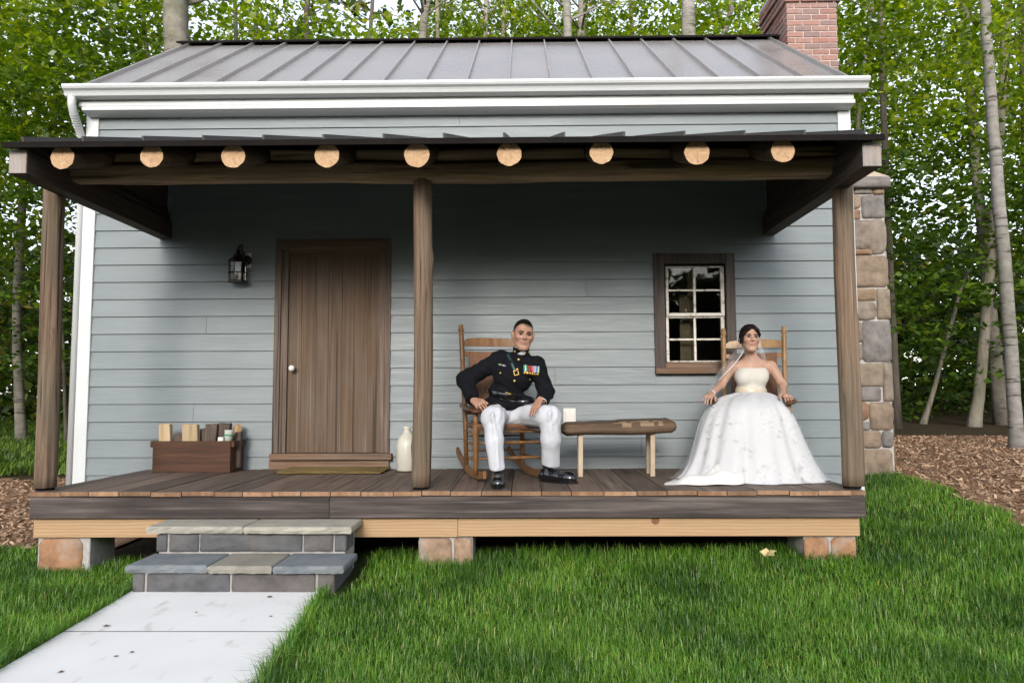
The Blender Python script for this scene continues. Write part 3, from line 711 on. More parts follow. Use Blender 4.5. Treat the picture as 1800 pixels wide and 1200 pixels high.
for xx in (DXL + .012, DXR - .05): box('end_joist', xx, xx + .038, YF + .11, W - .03, zp0 + .02, zf1 - .002, M['girt'], po, .003)
for px0, px1, pt in ((61, 155, 1), (734, 831, 2), (1414, 1508, 3)):
    xa, xb = P(px0, 960, YF + .06).x, P(px1, 960, YF + .06).x; g = hgt((xa + xb) / 2, YF)
    pr = empty('pier', ((xa + xb) / 2, YF + .25, g), parent=po)
    box('pier_block', xa + .006, xb - .002, YF + .085, YF + .42, g - .2, zp0 - .001, M['mortar'], pr, .006)
    sp = [(xa + .02, xb - .05)] if pt == 1 else [(xa + .004, xa + (xb - xa) * (.62 if pt == 2 else .48)), (xa + (xb - xa) * (.66 if pt == 2 else .52), xb - .004)]
    for j, (a, b) in enumerate(sp):
        v, f = stone_v(a, b, g - .15, zp0 - .008, YF + .084, .02, 300 + pt * 7 + j, .022, rnd=.12); mesh_obj('pier_stone', v, f, M['rust'], pr, True)
# log posts with knots and checks
def post(pxb, pyb, pxt, pyt, r0, r1, seed):
    a, b = P(pxb, pyb, YP), P(pxt, pyt, YP); a.z = DECK + .02
    r = random.Random(seed); n = 26; seg = 28; pts, V, F = [], [], []
    ph = [r.uniform(0, 6.28) for _ in range(8)]
    kn = [(r.uniform(.1, .95), r.uniform(math.pi, 2 * math.pi), r.uniform(.008, .016)) for _ in range(5)]
    crack = r.uniform(1.25, 1.75) * math.pi
    for i in range(n):
        t = i / (n - 1); c = a.lerp(b, t) + Vector((math.sin(t * 5 + ph[0]) * .007, math.sin(t * 4 + ph[1]) * .007, 0)); rr = r0 + (r1 - r0) * t
        for j in range(seg):
            th = 2 * math.pi * j / seg
            q = rr * (1 + .035 * math.sin(2 * th + ph[2] + t * 1.2) + .03 * math.sin(3 * th + ph[3] - t) + .012 * math.sin(7 * th + ph[4] + t * 3))
            for kt, ka, kh in kn:
                q += kh * math.exp(-(((t - kt) / .022) ** 2) - (((th - ka + math.pi) % (2 * math.pi) - math.pi) / .3) ** 2)
            ca = crack + .25 * math.sin(t * 3 + ph[5])
            q -= .017 * math.exp(-(((th - ca + math.pi) % (2 * math.pi) - math.pi) / .10) ** 2) * min(1, 6 * t * (1 - t) + .3)
            V.append(c + Vector((math.cos(th) * q, math.sin(th) * q, 0)))
    for i in range(n - 1):
        for j in range(seg): F.append((i * seg + j, i * seg + (j + 1) % seg, (i + 1) * seg + (j + 1) % seg, (i + 1) * seg + j))
    F.append(tuple(reversed(range(seg)))); F.append(tuple(range((n - 1) * seg, n * seg)))
    o = mesh_obj('post', V, F, M['log'], po, True)
    v, f = lathe((a.x, a.y, DECK + .002), [(r0 * .82, 0), (r0 * .82, .022)], 20); mesh_obj('post_pad', v, f, M['roofedge'], po)
post(79, 859, 97, 316, .074, .070, 1); post(740, 860, 745, 303, .069, .066, 2); post(1498, 853, 1480, 306, .074, .070, 3)
HZ = P(745, 318, YP).z
GB = P(47, 305, 4.85).z
# header: two hewn timbers laid on the posts
def hewn(name, x0, x1, y, z0, z1, dep, seed):
    r = random.Random(seed); n = 48; V, F = [], []; seg = 16
    ph = [r.uniform(0, 6.28) for _ in range(6)]
    for i in range(n):
        t = i / (n - 1); x = x0 + (x1 - x0) * t
        for j in range(seg):
            th = 2 * math.pi * (j + .5) / seg; c, s = math.cos(th), math.sin(th); p = 4.5
            k = (abs(c) ** p + abs(s) ** p) ** (-1 / p)
            wob = 1 + .05 * math.sin(x * 3 + ph[0] + th) + .03 * math.sin(x * 7.3 + ph[1] + 2 * th) + r.uniform(-.02, .02)
            V.append((x, y + c * k * dep / 2 * wob, (z0 + z1) / 2 + s * k * (z1 - z0) / 2 * wob + .006 * math.sin(x * 1.3 + ph[2])))
    for i in range(n - 1):
        for j in range(seg): F.append((i * seg + j, (i + 1) * seg + j, (i + 1) * seg + (j + 1) % seg, i * seg + (j + 1) % seg))
    F.append(tuple(range(seg))); F.append(tuple(reversed(range((n - 1) * seg, n * seg))))
    return mesh_obj(name, V, F, M['header'], po, True)
hx0, hx1 = P(100, 300, YP).x, P(1490, 300, YP).x
hewn('header', hx0, hx1, YP, HZ - .002, HZ + .135, .17, 5); hewn('header_cap', hx0 + .03, hx1 - .03, YP + .02, HZ + .139, HZ + .235, .15, 6)
GT = GB + .165
for xa, xb in ((P(15, 290, 4.85).x, P(47, 290, 4.85).x), (P(1517, 275, 4.85).x, P(1550, 275, 4.85).x)):
    box('side_beam', xa, xb, 4.85, W - .02, GB, GT, [M['girt'], M['girtend']], po, .004, fmat=[0, 0, 1, 0, 0, 0])
    box('side_plate', xa + .02, xb - .02, 4.90, W - .02, GT + .001, GT + .06, M['girt'], po, .003)
# roof plane of the porch
PT = math.tan(math.radians(19.0)); PY0 = 4.80; PZ0 = P(800, 242, PY0).z
PX0, PX1 = P(6, 248, PY0).x, P(1553, 238, PY0).x
proof = empty('porch_roof', (-.5, 5.9, PZ0), parent=po)
pn = Vector((0, -PT, 1)).normalized()
def pslope(x, y, up): return Vector((x, y, PZ0 + (y - PY0) * PT)) + pn * up
psx = [P(42 + i * 105.5, 240, PY0).x for i in range(15)]
ed = [PX0] + psx + [PX1]
for a, b in zip(ed[:-1], ed[1:]):
    V = [pslope(x, y, u) for u in (-.012, 0) for x, y in ((a + .001, PY0 - .01), (b - .001, PY0 - .01), (b - .001, W - .02), (a + .001, W - .02))]
    mesh_obj('roof_pan', V, BF, M['roofshaded'], proof)
for x in psx:
    V = [pslope(q, y, u) for u in (-.004, .030) for q, y in ((x - .007, PY0 - .008), (x + .007, PY0 - .008), (x + .007, W - .02), (x - .007, W - .02))]
    mesh_obj('roof_seam', V, BF, M['roofshaded'], proof)
extrude_x('drip_edge', [(PY0 - .012, PZ0 - .005), (PY0 - .014, PZ0 - .045), (PY0 + .0, PZ0 - .045), (PY0 + .02, PZ0 - .008)], PX0 - .004, PX1 + .004, M['roofedge'], proof)
# roof boards under the metal
y = PY0 + .02; i = 0
while y < W - .05:
    y2 = min(y + .17, W - .03)
    V = [pslope(q, yy, u) for u in (-.036, -.014) for q, yy in ((PX0 + .02, y + .001), (PX1 - .02, y + .001), (PX1 - .02, y2 - .002), (PX0 + .02, y2 - .002))]
    mesh_obj('roof_board', V, BF, M['girt'], proof); y = y2
# boarding that closes the gap between beams and roof
for xa, xb in ((P(15, 290, 4.85).x, P(47, 290, 4.85).x), (P(1517, 275, 4.85).x, P(1550, 275, 4.85).x)):
    xc = (xa + xb) / 2; za = GT + .062
    V = [(xc - .012, 4.93, za), (xc + .012, 4.93, za), (xc + .012, W - .02, za), (xc - .012, W - .02, za)] + [(q, y, pslope(0, y, -.038).z) for q, y in ((xc - .012, 4.93), (xc + .012, 4.93), (xc + .012, W - .02), (xc - .012, W - .02))]
    mesh_obj('gable_board', V, BF, M['girt'], po)
yb0 = YP + .075
box('frieze_board', hx0 + .02, hx1 - .02, yb0, yb0 + .02, HZ + .10, pslope(0, yb0, -.045).z, M['girt'], po, 0)
# log rafters with fresh cut ends
lc = [(110, 266), (267, 268), (410, 262), (575, 259), (733, 257), (895, 257), (1057, 255), (1225, 253), (1376, 254)]
for i, (a, b) in enumerate(lc):
    c = P(a, b, PY0 + .055); r0 = .083 * random.uniform(.93, 1.07)
    c.z = pslope(0, PY0 + .055, -.038).z - r0 * .93
    q = c.copy(); q.y = W - .03; q.z = c.z + (q.y - c.y) * PT
    r = random.Random(i + 40); seg = 22; V = []; n = 8
    jit = [1 + r.uniform(-.035, .03) for _ in range(seg)]
    for j in range(n):
        pt = c.lerp(q, j / (n - 1))
        for s in range(seg):
            th = 2 * math.pi * s / seg; V.append(pt + Vector((math.cos(th), 0, math.sin(th))) * r0 * jit[s])
    F = [(j * seg + s, (j + 1) * seg + s, (j + 1) * seg + (s + 1) % seg, j * seg + (s + 1) % seg) for j in range(n - 1) for s in range(seg)]
    fm_ = [0] * len(F); F.append(tuple(range(seg))); fm_.append(1); F.append(tuple(reversed(range((n - 1) * seg, n * seg)))); fm_.append(0)
    lg = mesh_obj('rafter_log', V, F, [M['rafter'], M['endgrain']], po, fmat=fm_)
    for kk in range(3):
        an = r.uniform(0, 6.28) if kk else math.pi / 2 + r.uniform(-.3, .3); d_ = Vector((math.cos(an), 0, math.sin(an))); e_ = Vector((-d_.z, 0, d_.x)); l0, l1 = r.uniform(.05, .2) * r0, r.uniform(.6, .9) * r0; wq = r.uniform(.0012, .0028)
        mesh_obj('split', [c + d_ * l0 + Vector((0, -.0012, 0)), c + d_ * l1 + e_ * wq + Vector((0, -.0012, 0)), c + d_ * l1 - e_ * wq + Vector((0, -.0012, 0)), c + d_ * l0 + Vector((0, .01, 0)), c + d_ * l1 + e_ * wq + Vector((0, .01, 0)), c + d_ * l1 - e_ * wq + Vector((0, .01, 0))], [(0, 1, 2), (0, 2, 1), (3, 4, 5)][:1] + [(0, 3, 4, 1), (1, 4, 5, 2), (2, 5, 3, 0), (3, 5, 4)], M['knot'], lg)

# ------------------------------------------------------------------ stone steps
sp_ = empty('stone_steps', (-1.83, 5.0, 0), 'two dark bluestone steps with flagstone treads up to the porch', 'steps')
def tread(x0, x1, y0, y1, zt, th, mat, seed, dx0=0, dx1=0):
    r = random.Random(seed); n = 14; V = []
    for z_, ins in ((zt - th, .006), (zt - th * .5, 0), (zt - .006, .003), (zt, .012)):
        row = []
        for i in range(n + 1):
            t = i / n; x = x0 + (x1 - x0) * t + (dx0 if False else 0)
            row.append((x + (ins if i == 0 else -ins if i == n else 0), y0 + ins + r.uniform(-.006, .006), z_ + (r.uniform(-.002, .002) if z_ < zt else 0)))
        row += [(x1 - ins + dx1, y1, z_), (x0 + ins + dx0, y1, z_)]
        V += row
    m = n + 3; F = [tuple(reversed(range(m)))]
    for k in range(3):
        for i in range(m): F.append((k * m + i, k * m + (i + 1) % m, (k + 1) * m + (i + 1) % m, (k + 1) * m + i))
    F.append(tuple(range(3 * m, 4 * m)))
    return mesh_obj('tread', V, F, mat, sp_)
ZU, ZL = .372, .189
lx0, lx1 = G(218, 994, ZL).x, G(601, 998, ZL).x; ux0, ux1 = G(255, 925, ZU).x + .01, G(615, 928, ZU).x
yl0, yu0 = 4.655, 4.985
j1, j2 = G(360, 996, ZL).x, G(472, 999, ZL).x
tread(lx0, j1 - .003, yl0 + .03, 5.04, ZL, .048, M['blueflag'], 1); tread(j1 + .003, j2 - .003, yl0 + .008, 5.04, ZL, .046, M['tanflag'], 2); tread(j2 + .003, lx1, yl0, 5.04, ZL, .046, M['blueflag'], 3)
ju = G(424, 927, ZU).x
tread(ux0, ju - .003, yu0 + .02, YF + .05, ZU, .045, M['greyflag'], 4); tread(ju + .003, ux1, yu0, YF + .05, ZU, .045, M['greyflag'], 5)
la, lb = lx0 + .04, lx1 - .07; ua, ub = ux0 + .06, ux1 - .045
box('mortar_bed', la + .012, lb - .012, 4.715, 5.3, -.1, ZL - .046, M['stepmortar'], sp_, .004)
box('mortar_bed', ua + .012, ub - .012, 5.045, 5.33, ZL - .05, ZU - .045, M['stepmortar'], sp_, .004)
def face(x0, x1, fr, y, z0, z1, seed):
    for i, (a, b) in enumerate(fr):
        v, f = stone_v(x0 + (x1 - x0) * a, x0 + (x1 - x0) * b, z0, z1, y, .03, seed + i, .012, rnd=.0); mesh_obj('stone', v, f, M['slate'], sp_, True)
face(la, lb, [(.0, .058), (.07, .482), (.492, .905), (.918, 1)], 4.712, -.03, ZL - .054, 700)
face(ua, ub, [(.0, .055), (.066, .222), (.229, .768), (.775, .93), (.938, 1)], 5.042, ZL + .012, ZU - .056, 720)
for xx, y0, y1, z0, z1 in ((lb, 4.73, 5.25, -.03, ZL - .054), (ub, 5.06, 5.28, ZL + .01, ZU - .056)):
    v, f = stone_v(y0, y1, z0, z1, 0, .03, int(y0 * 100), .01, rnd=0.); mesh_obj('stone', [(xx - .012 - b, a, c) for a, b, c in v], f, M['slate'], sp_, True)
for xx, y0, y1, z0, z1 in ((la, 4.73, 5.25, -.03, ZL - .054), (ua, 5.06, 5.28, ZL + .01, ZU - .056)):
    v, f = stone_v(y0, y1, z0, z1, 0, .03, int(y0 * 101), .01, rnd=0.); mesh_obj('stone', [(xx + .012 + b, a, c) for a, b, c in v], [tuple(reversed(q)) for q in f], M['slate'], sp_, True)

# ------------------------------------------------------------------ woodland
def bark(name, c0, c1, rings=None, axis_scale=(9, 9, 1.6)):
    m, t, b = newmat(name)
    n = N(t, 'TexNoise'); n.inputs['Scale'].default_value = 1; n.inputs['Detail'].default_value = 8; n.inputs['Roughness'].default_value = .7; L(t, coords(t, axis_scale), n.inputs['Vector'])
    c = ramp(t, n.outputs[0], [(.32, c0), (.68, c1)]).outputs[0]
    if rings:
        n2 = N(t, 'TexNoise'); n2.inputs['Scale'].default_value = 1; n2.inputs['Detail'].default_value = 5; L(t, coords(t, (2.5, 2.5, 22)), n2.inputs['Vector'])
        c = mixc(t, ramp(t, n2.outputs[0], [(.57, (0, 0, 0)), (.66, (.85,) * 3)]).outputs[0], c, rings)
    n3 = N(t, 'TexNoise'); n3.inputs['Scale'].default_value = 1.3; n3.inputs['Detail'].default_value = 4; L(t, coords(t), n3.inputs['Vector'])
    c = mixc(t, ramp(t, n3.outputs[0], [(.48, (0, 0, 0)), (.7, (.45,) * 3)]).outputs[0], c, (.10, .115, .06))
    L(t, c, b.inputs['Base Color']); b.inputs['Roughness'].default_value = .9; b.inputs['Specular IOR Level'].default_value = .15
    bump(t, b, n.outputs[0], .8, .03); return m
M['bark_grey'] = bark('grey_bark', (.11, .095, .075), (.27, .24, .20))
M['bark_pale'] = bark('pale_smooth_bark', (.12, .106, .088), (.24, .22, .19), (.05, .043, .037), (4, 4, 5))
M['bark_birch'] = bark('birch_bark', (.16, .148, .136), (.31, .29, .27), (.045, .038, .033), (4, 4, 9))
M['bark_dark'] = bark('dark_bark', (.05, .042, .034), (.13, .11, .09))
M['leaf'] = leafy('maple_leaf', [(0, (.06, .125, .005)), (.45, (.135, .235, .007)), (.8, (.22, .315, .010)), (1, (.34, .40, .02))], .62, .45, .45)
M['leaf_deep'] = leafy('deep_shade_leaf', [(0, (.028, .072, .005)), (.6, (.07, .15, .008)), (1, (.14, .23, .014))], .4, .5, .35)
M['leaf_far'] = leafy('far_wood_leaf', [(0, (.013, .034, .003)), (.5, (.036, .072, .005)), (.85, (.085, .135, .008)), (1, (.28, .22, .03))], .45, .6, .25)  # darkened greens paint in canopy shade, the yellow end paints in warm glints
def leaf_arrays(cen, tilt, size, yawr=None, droop=.25):
    """cen n,3 : every leaf a folded pointed blade lying roughly level"""
    n = len(cen)
    a = rng.uniform(0, 2 * np.pi, n) if yawr is None else yawr
    pt = rng.normal(-droop, tilt, n); rl = rng.normal(0, tilt * 1.4, n)
    s = size * rng.uniform(.65, 1.3, n)
    d = np.stack([np.cos(a) * np.cos(pt), np.sin(a) * np.cos(pt), np.sin(pt)], 1)
    sd_ = np.stack([-np.sin(a) * np.cos(rl), np.cos(a) * np.cos(rl), np.sin(rl)], 1)
    up = np.cross(d, sd_)
    s1 = s[:, None]
    V = np.stack([cen - d * s1 * .5, cen - sd_ * s1 * .36 - d * s1 * .02 + up * s1 * .10, cen + d * s1 * .55, cen + sd_ * s1 * .36 + up * s1 * .10], 1)
    return V.reshape(-1, 3).astype(np.float32)
def quads(n): return ((np.arange(n) * 4)[:, None] + np.array([[0, 1, 2, 3]])).astype(np.int32)
def sprays(centers, rad, per, flat=.16, droop=.3):
    out = []
    for c in centers:
        r = rad * random.uniform(.6, 1.25); k = max(6, int(per * random.uniform(.6, 1.3)))
        a0 = random.uniform(0, 6.28); el = random.uniform(1.2, 2.2)
        th = rng.uniform(0, 2 * np.pi, k); q = np.sqrt(rng.random(k)) * r
        u = np.cos(th) * q * el; v = np.sin(th) * q / el * 1.3
        x = u * math.cos(a0) - v * math.sin(a0); y = u * math.sin(a0) + v * math.cos(a0)
        z = rng.normal(0, flat * r, k) - droop * (q / r) ** 2 * r
        out.append(np.stack([x, y, z], 1) + np.array(c))
    return np.concatenate(out)
def crown_mesh(name, rx, rz, nspray, per, size, shell=.5, rad=.6):
    cs = []
    while len(cs) < nspray:
        v = rng.normal(size=3); v /= np.linalg.norm(v); q = (shell + (1 - shell) * rng.random()) ** .7
        p = v * q * np.array([rx, rx, rz]) * (1 + .22 * math.sin(3 * math.atan2(v[1], v[0]) + 2 * v[2]))
        cs.append(p)
    pts = sprays(cs, rad, per); V = leaf_arrays(pts, .45, size)
    me = bpy.data.meshes.new(name); fast_fill(me, V, quads(len(pts)))
    me.polygons.foreach_set('use_smooth', np.ones(len(me.polygons), dtype=bool))
    return me
CR = [crown_mesh('crown_a', 2.5, 3.3, 165, 42, .125), crown_mesh('crown_b', 2.2, 2.8, 125, 38, .145, .35), crown_mesh('crown_c', 2.8, 2.4, 140, 40, .15, .45, .75)]
for c in CR: c.materials.append(M['leaf'])
LIMB = []
def tree(label, pts, widths, Y, mat, crown, name='woodland_tree', top=9.5, group='trees of the wood behind the cabin', limbs=5, base=None):
    """pts: trunk line in the photo from low to high; carried down to the ground and up into the crown"""
    ws = [P(a, b, Y) for a, b in pts]; s = FPX / Y; rr = [q / s / 2 for q in widths]
    if ws[0].z > hgt(ws[0].x, Y) + .3:
        d = (ws[0] - ws[1]); g = hgt(ws[0].x, Y) - .1; t = (ws[0].z - g)
        ws.insert(0, Vector((ws[0].x + (base or 0), Y, g))); rr.insert(0, rr[0] * 1.25)
    else: ws[0].z = hgt(ws[0].x, Y) - .1
    while ws[-1].z < top:
        d = (ws[-1] - ws[-2]).normalized(); ws.append(ws[-1] + Vector((d.x * .7 + random.uniform(-.06, .06), random.uniform(-.05, .05), 1)) * 1.3); rr.append(max(.02, rr[-1] * .86))
    # finer bends
    P2, R2 = [], []
    for i in range(len(ws) - 1):
        for k in range(4):
            t = k / 4; P2.append(ws[i].lerp(ws[i + 1], t) + Vector((random.uniform(-1, 1), random.uniform(-1, 1), 0)) * rr[i] * .06); R2.append(rr[i] + (rr[i + 1] - rr[i]) * t)
    P2.append(ws[-1]); R2.append(rr[-1])
    R2[0] *= 1.3; R2[1] *= 1.12
    root = empty(name, (ws[0].x, Y, hgt(ws[0].x, Y)), label, 'tree', group)
    v, f = tube(P2, R2, 14, True, .05, seed=len(label)); mesh_obj('trunk', v, f, mat, root, True)
    for k in range(limbs):
        h = random.uniform(.55, .95); i = int(h * (len(P2) - 1)); b = P2[i]; a = random.uniform(0, 6.28); ln = random.uniform(.9, 2.2)
        e = b + Vector((math.cos(a) * ln, math.sin(a) * ln, ln * random.uniform(.25, .8))); m_ = b.lerp(e, .5) + Vector((0, 0, .12 * ln))
        v, f = tube([b, m_, e], [R2[i] * .28, R2[i] * .18, .004], 7); mesh_obj('limb', v, f, mat, root, True)
    if crown:
        for ci, (kind, dx, dy, cz, sc) in enumerate(crown):
            o = bpy.data.objects.new('crown', CR[kind]); COL.objects.link(o); o.parent = root
            tp = ws[-1]; o.location = Vector((ws[len(ws) // 2].x + dx, Y + dy, cz)) - root.location
            o.rotation_euler = (random.uniform(-.15, .15), random.uniform(-.15, .15), random.uniform(0, 6.28)); o.scale = (sc, sc, sc * random.uniform(.85, 1.1))
    return root
tree('thick pale grey trunk rising behind the left end of the roof', [(312, 110), (309, 50), (308, 0)], [44, 42, 41], 12, M['bark_pale'], [(0, -.6, 3.0, 8.3, .95)], limbs=3)
tree('slim dark trunk close to the right of the thick pale trunk', [(415, 80), (413, 0)], [8, 7], 15, M['bark_dark'], [(1, 0, 2.7, 8.2, .9)])
tree('thin dark trunk left of the roof seam gap, leaning slightly right', [(540, 75), (538, 30), (541, 0)], [11, 10, 10], 16, M['bark_dark'], [(2, 0, 2.2, 8.6, .95)])
tree('slender grey trunk left of the middle of the roof ridge', [(742, 75), (746, 30), (750, 0)], [15, 15, 14], 15, M['bark_pale'], [(0, .5, 3.4, 8.9, .9)])
tree('thin trunk directly right of the slender grey trunk', [(770, 75), (769, 0)], [8, 8], 17, M['bark_grey'], [(1, -.4, 3.2, 9.6, .8)])
tree('thin brown trunk above the middle of the roof ridge', [(853, 75), (855, 0)], [8, 8], 17, M['bark_grey'], [(2, .2, 2.7, 9.2, .9)])
tree('thin grey trunk just right of the thin brown middle trunk', [(884, 75), (886, 0)], [9, 9], 18, M['bark_grey'], [(1, .3, .8, 9.8, .9)])
tree('pale straight trunk, left one of the close pair above the ridge', [(999, 75), (996, 0)], [16, 15], 15, M['bark_birch'], [(0, -.2, 3.7, 9.2, .9)])
tree('pale straight trunk, right one of the close pair above the ridge', [(1021, 75), (1023, 0)], [15, 14], 16, M['bark_pale'], [(1, .5, 3.7, 9.4, .9)])
tree('thick birch-like trunk left of the brick chimney', [(1211, 75), (1210, 40), (1209, 0)], [25, 24, 23], 12.5, M['bark_birch'], [(2, .3, 3.8, 8.4, .9)], limbs=3)
tree('bent pale trunk between the birch-like trunk and the chimney', [(1268, 70), (1280, 40), (1288, 0)], [12, 10, 9], 15, M['bark_pale'], [(0, .2, 3.2, 9.0, .8)])
tree('white birch leaning left at the right edge of the woods', [(1790, 812), (1782, 700), (1772, 540), (1757, 370), (1742, 180), (1734, 60), (1730, -30)], [24, 21, 21, 20, 18, 17, 16], 10.2, M['bark_birch'], [(1, -.6, .9, 7.6, .8)], limbs=2)
tree('brown trunk leaning right behind the white birch', [(1712, 782), (1722, 680), (1735, 540), (1744, 420), (1756, 250), (1765, 100), (1772, -10)], [21, 18, 17, 16, 15, 14, 13], 14.3, M['bark_grey'], [(0, .3, .8, 8.4, .95)], limbs=3)
tree('straight grey trunk left of the white birch near the top', [(1716, 300), (1707, 180), (1697, 40), (1692, -20)], [17, 16, 15, 14], 14.8, M['bark_pale'], [(2, -.5, 1.0, 8.0, .95)], limbs=3, base=.25)
tree('leaning bare sapling right of the stone chimney', [(1622, 775), (1640, 690), (1664, 600), (1690, 505), (1722, 430)], [11, 8, 7, 6, 5], 15.2, M['bark_grey'], [(1, -.8, 3.4, 7.6, .8)], 'leaning_sapling', top=7)
tree('dark trunk beside the stone chimney top', [(1563, 420), (1556, 260), (1550, 120), (1547, 0)], [11, 11, 10, 10], 14, M['bark_dark'], [(0, -.5, 3.2, 8.2, .9)], limbs=4)
tree('thin pale trunk right behind the brick chimney', [(1507, 240), (1513, 160), (1530, 40), (1536, -10)], [7, 7, 6, 6], 15, M['bark_grey'], [(2, -.4, 3.0, 9.0, .8)], limbs=4)
tree('slim pale forked trunk left of the left porch post', [(40, 772), (30, 620), (29, 540), (36, 420), (42, 300), (40, 120), (45, 0)], [17, 15, 14, 14, 13, 12, 11], 16, M['bark_pale'], [(0, -.4, -.8, 8.3, 1.0), (1, .3, -2.5, 5.6, .75)], limbs=4)
tree('thin dark trunk between the left post and the corner board', [(118, 760), (112, 620), (104, 500), (96, 300), (97, 150)], [6, 6, 6, 7, 7], 15.5, M['bark_dark'], [(2, -.8, -.5, 8.0, 1.0)], limbs=4)
tree('dark trunk at the far left behind thick leaves', [(-30, 760), (-26, 400), (-14, 100), (-5, 0)], [22, 18, 16, 15], 12.5, M['bark_dark'], [(1, .4, -1.0, 6.6, .85), (2, 1.2, .6, 8.2, .9)], limbs=3)
tree('thin grey trunk in the leaves above the left gutter end', [(262, 130), (255, 60), (250, 0)], [8, 8, 7], 15, M['bark_grey'], [(2, -.6, 2.5, 8.0, .95)], limbs=4)
tree('slim dark trunk above the left roof slope near the edge', [(448, 80), (452, 0)], [9, 8], 17.5, M['bark_dark'], [(0, -.5, 2.5, 9.0, .9)])
tree('slim trunk behind the ridge between the middle pairs', [(945, 75), (948, 0)], [7, 7], 20, M['bark_dark'], [(2, 0, 2.5, 10.4, 1.0)])
tree('slim trunk above the ridge right of the pale pair', [(1112, 75), (1108, 0)], [8, 7], 18, M['bark_dark'], [(0, .2, 2.5, 9.6, 1.0)])
tree('slim trunk above the ridge left of the middle', [(650, 75), (655, 0)], [7, 7], 19, M['bark_dark'], [(2, 0, 2.5, 10.0, 1.0)])
tree('trunk at the far right edge behind the birch', [(1812, 700), (1806, 400), (1800, 150), (1796, 0)], [14, 13, 12, 12], 15, M['bark_dark'], [(0, .6, 0, 7.6, 1.0), (1, .2, -1.5, 5.2, .7)], limbs=3)
# layered understory on both sides, and the wood far behind: masses nobody could count
def mass(name, vols, per, size, mat, rad, label, tilt=.35, cat='foliage'):
    cs = []
    for x0, x1, y0, y1, z0, z1, n in vols:
        for _ in range(n): cs.append((random.uniform(x0, x1), random.uniform(y0, y1), z0 + (z1 - z0) * random.random()))
    pts = sprays(cs, rad, per, .09, .22); V = leaf_arrays(pts, tilt, size)
    return tag(mesh_obj(name, V, quads(len(pts)), mat, smooth=True, center=False), label, cat, kind='stuff')
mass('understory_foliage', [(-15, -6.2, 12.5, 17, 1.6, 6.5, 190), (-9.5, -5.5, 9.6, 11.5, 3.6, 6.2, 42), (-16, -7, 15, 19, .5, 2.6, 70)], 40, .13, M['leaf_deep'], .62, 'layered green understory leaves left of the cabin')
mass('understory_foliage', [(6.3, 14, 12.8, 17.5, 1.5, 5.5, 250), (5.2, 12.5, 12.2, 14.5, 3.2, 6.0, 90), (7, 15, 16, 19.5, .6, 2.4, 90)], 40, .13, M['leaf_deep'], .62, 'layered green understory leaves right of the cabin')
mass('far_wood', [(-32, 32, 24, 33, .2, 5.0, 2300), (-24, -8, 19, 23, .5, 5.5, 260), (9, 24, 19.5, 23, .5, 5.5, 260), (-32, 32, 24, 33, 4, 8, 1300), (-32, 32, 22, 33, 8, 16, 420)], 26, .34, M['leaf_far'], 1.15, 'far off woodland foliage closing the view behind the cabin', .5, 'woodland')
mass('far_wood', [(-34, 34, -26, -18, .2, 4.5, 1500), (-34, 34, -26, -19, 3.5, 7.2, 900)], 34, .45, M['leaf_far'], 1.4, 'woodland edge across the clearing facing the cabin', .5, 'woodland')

# ------------------------------------------------------------------ things on the wall
ln_ = empty('wall_lantern', P(418, 497, W - .1), 'dark bronze wall lantern with glass panes left of the door', 'lantern')
c = P(418, 470, W - .10); bz = P(433, 472, W).z; tz = P(433, 446, W).z
box('mounting_block', P(432, 460, W).x, P(443, 460, W).x, W - .03, W - .008, bz, tz, M['plastic'], ln_, .004)
v, f = lathe((P(434, 458, W - .04).x, W - .031, (bz + tz) / 2), [(.045, 0), (.045, .008), (.03, .016), (.012, .022)], 20, Matrix.Rotation(math.pi / 2, 3, 'X')); mesh_obj('back_plate', v, f, M['bronze'], ln_, True)
zl0, zl1 = P(418, 495, W - .1).z, P(418, 462, W - .1).z; r_ = .085
v, f = lathe((c.x, c.y, 0), [(r_ * .8, zl0 - .012), (r_ * 1.08, zl0 - .008), (r_ * 1.08, zl0 + .004), (r_ * .9, zl0 + .012), (.03, zl0 + .014)], 8); mesh_obj('base', v, f, M['bronze'], ln_)
v, f = lathe((c.x, c.y, 0), [(r_ * 1.0, zl1), (r_ * 1.12, zl1 + .006), (r_ * 1.1, zl1 + .014), (r_ * .8, zl1 + .04), (r_ * .55, zl1 + .055), (r_ * .5, zl1 + .075), (r_ * .28, zl1 + .09), (r_ * .2, zl1 + .12), (.006, zl1 + .128)], 8); mesh_obj('cap', v, f, M['bronze'], ln_)
for k in range(8):
    a = 2 * math.pi * k / 8; x, y = c.x + math.cos(a) * r_ * .98, c.y + math.sin(a) * r_ * .98
    v, f = tube([(x, y, zl0), (x, y, zl1 + .004)], .0045, 6); mesh_obj('bar', v, f, M['bronze'], ln_)
zc = (zl0 * .55 + zl1 * .45)
v, f = tube([(c.x + math.cos(a) * r_ * 1.02, c.y + math.sin(a) * r_ * 1.02, zc) for a in np.linspace(0, 2 * math.pi, 25)], .0045, 6, False); mesh_obj('ring', v, f, M['bronze'], ln_)
v, f = lathe((c.x, c.y, 0), [(r_ * .9, zl0 + .006), (r_ * .9, zl1)], 8); mesh_obj('glass', v, f[:-2], M['lampglass'], ln_)
for dx in (-.02, .022):
    v, f = lathe((c.x + dx, c.y, zl0 + .012), [(.010, 0), (.010, .035), (.016, .04), (.017, .06), (.010, .075), (.002, .085)], 12); mesh_obj('bulb', v, f, M['porcelain'], ln_, True)
hk = [(c.x, c.y, zl1 + .115)] + [(c.x + .0 + .028 * math.sin(a) * .6, c.y + .035 - .035 * math.cos(a), zl1 + .13 + .03 * math.sin(a) + .012) for a in np.linspace(0, math.pi, 9)] + [(P(434, 458, W - .04).x - .002, W - .04, (bz + tz) / 2 + .012)]
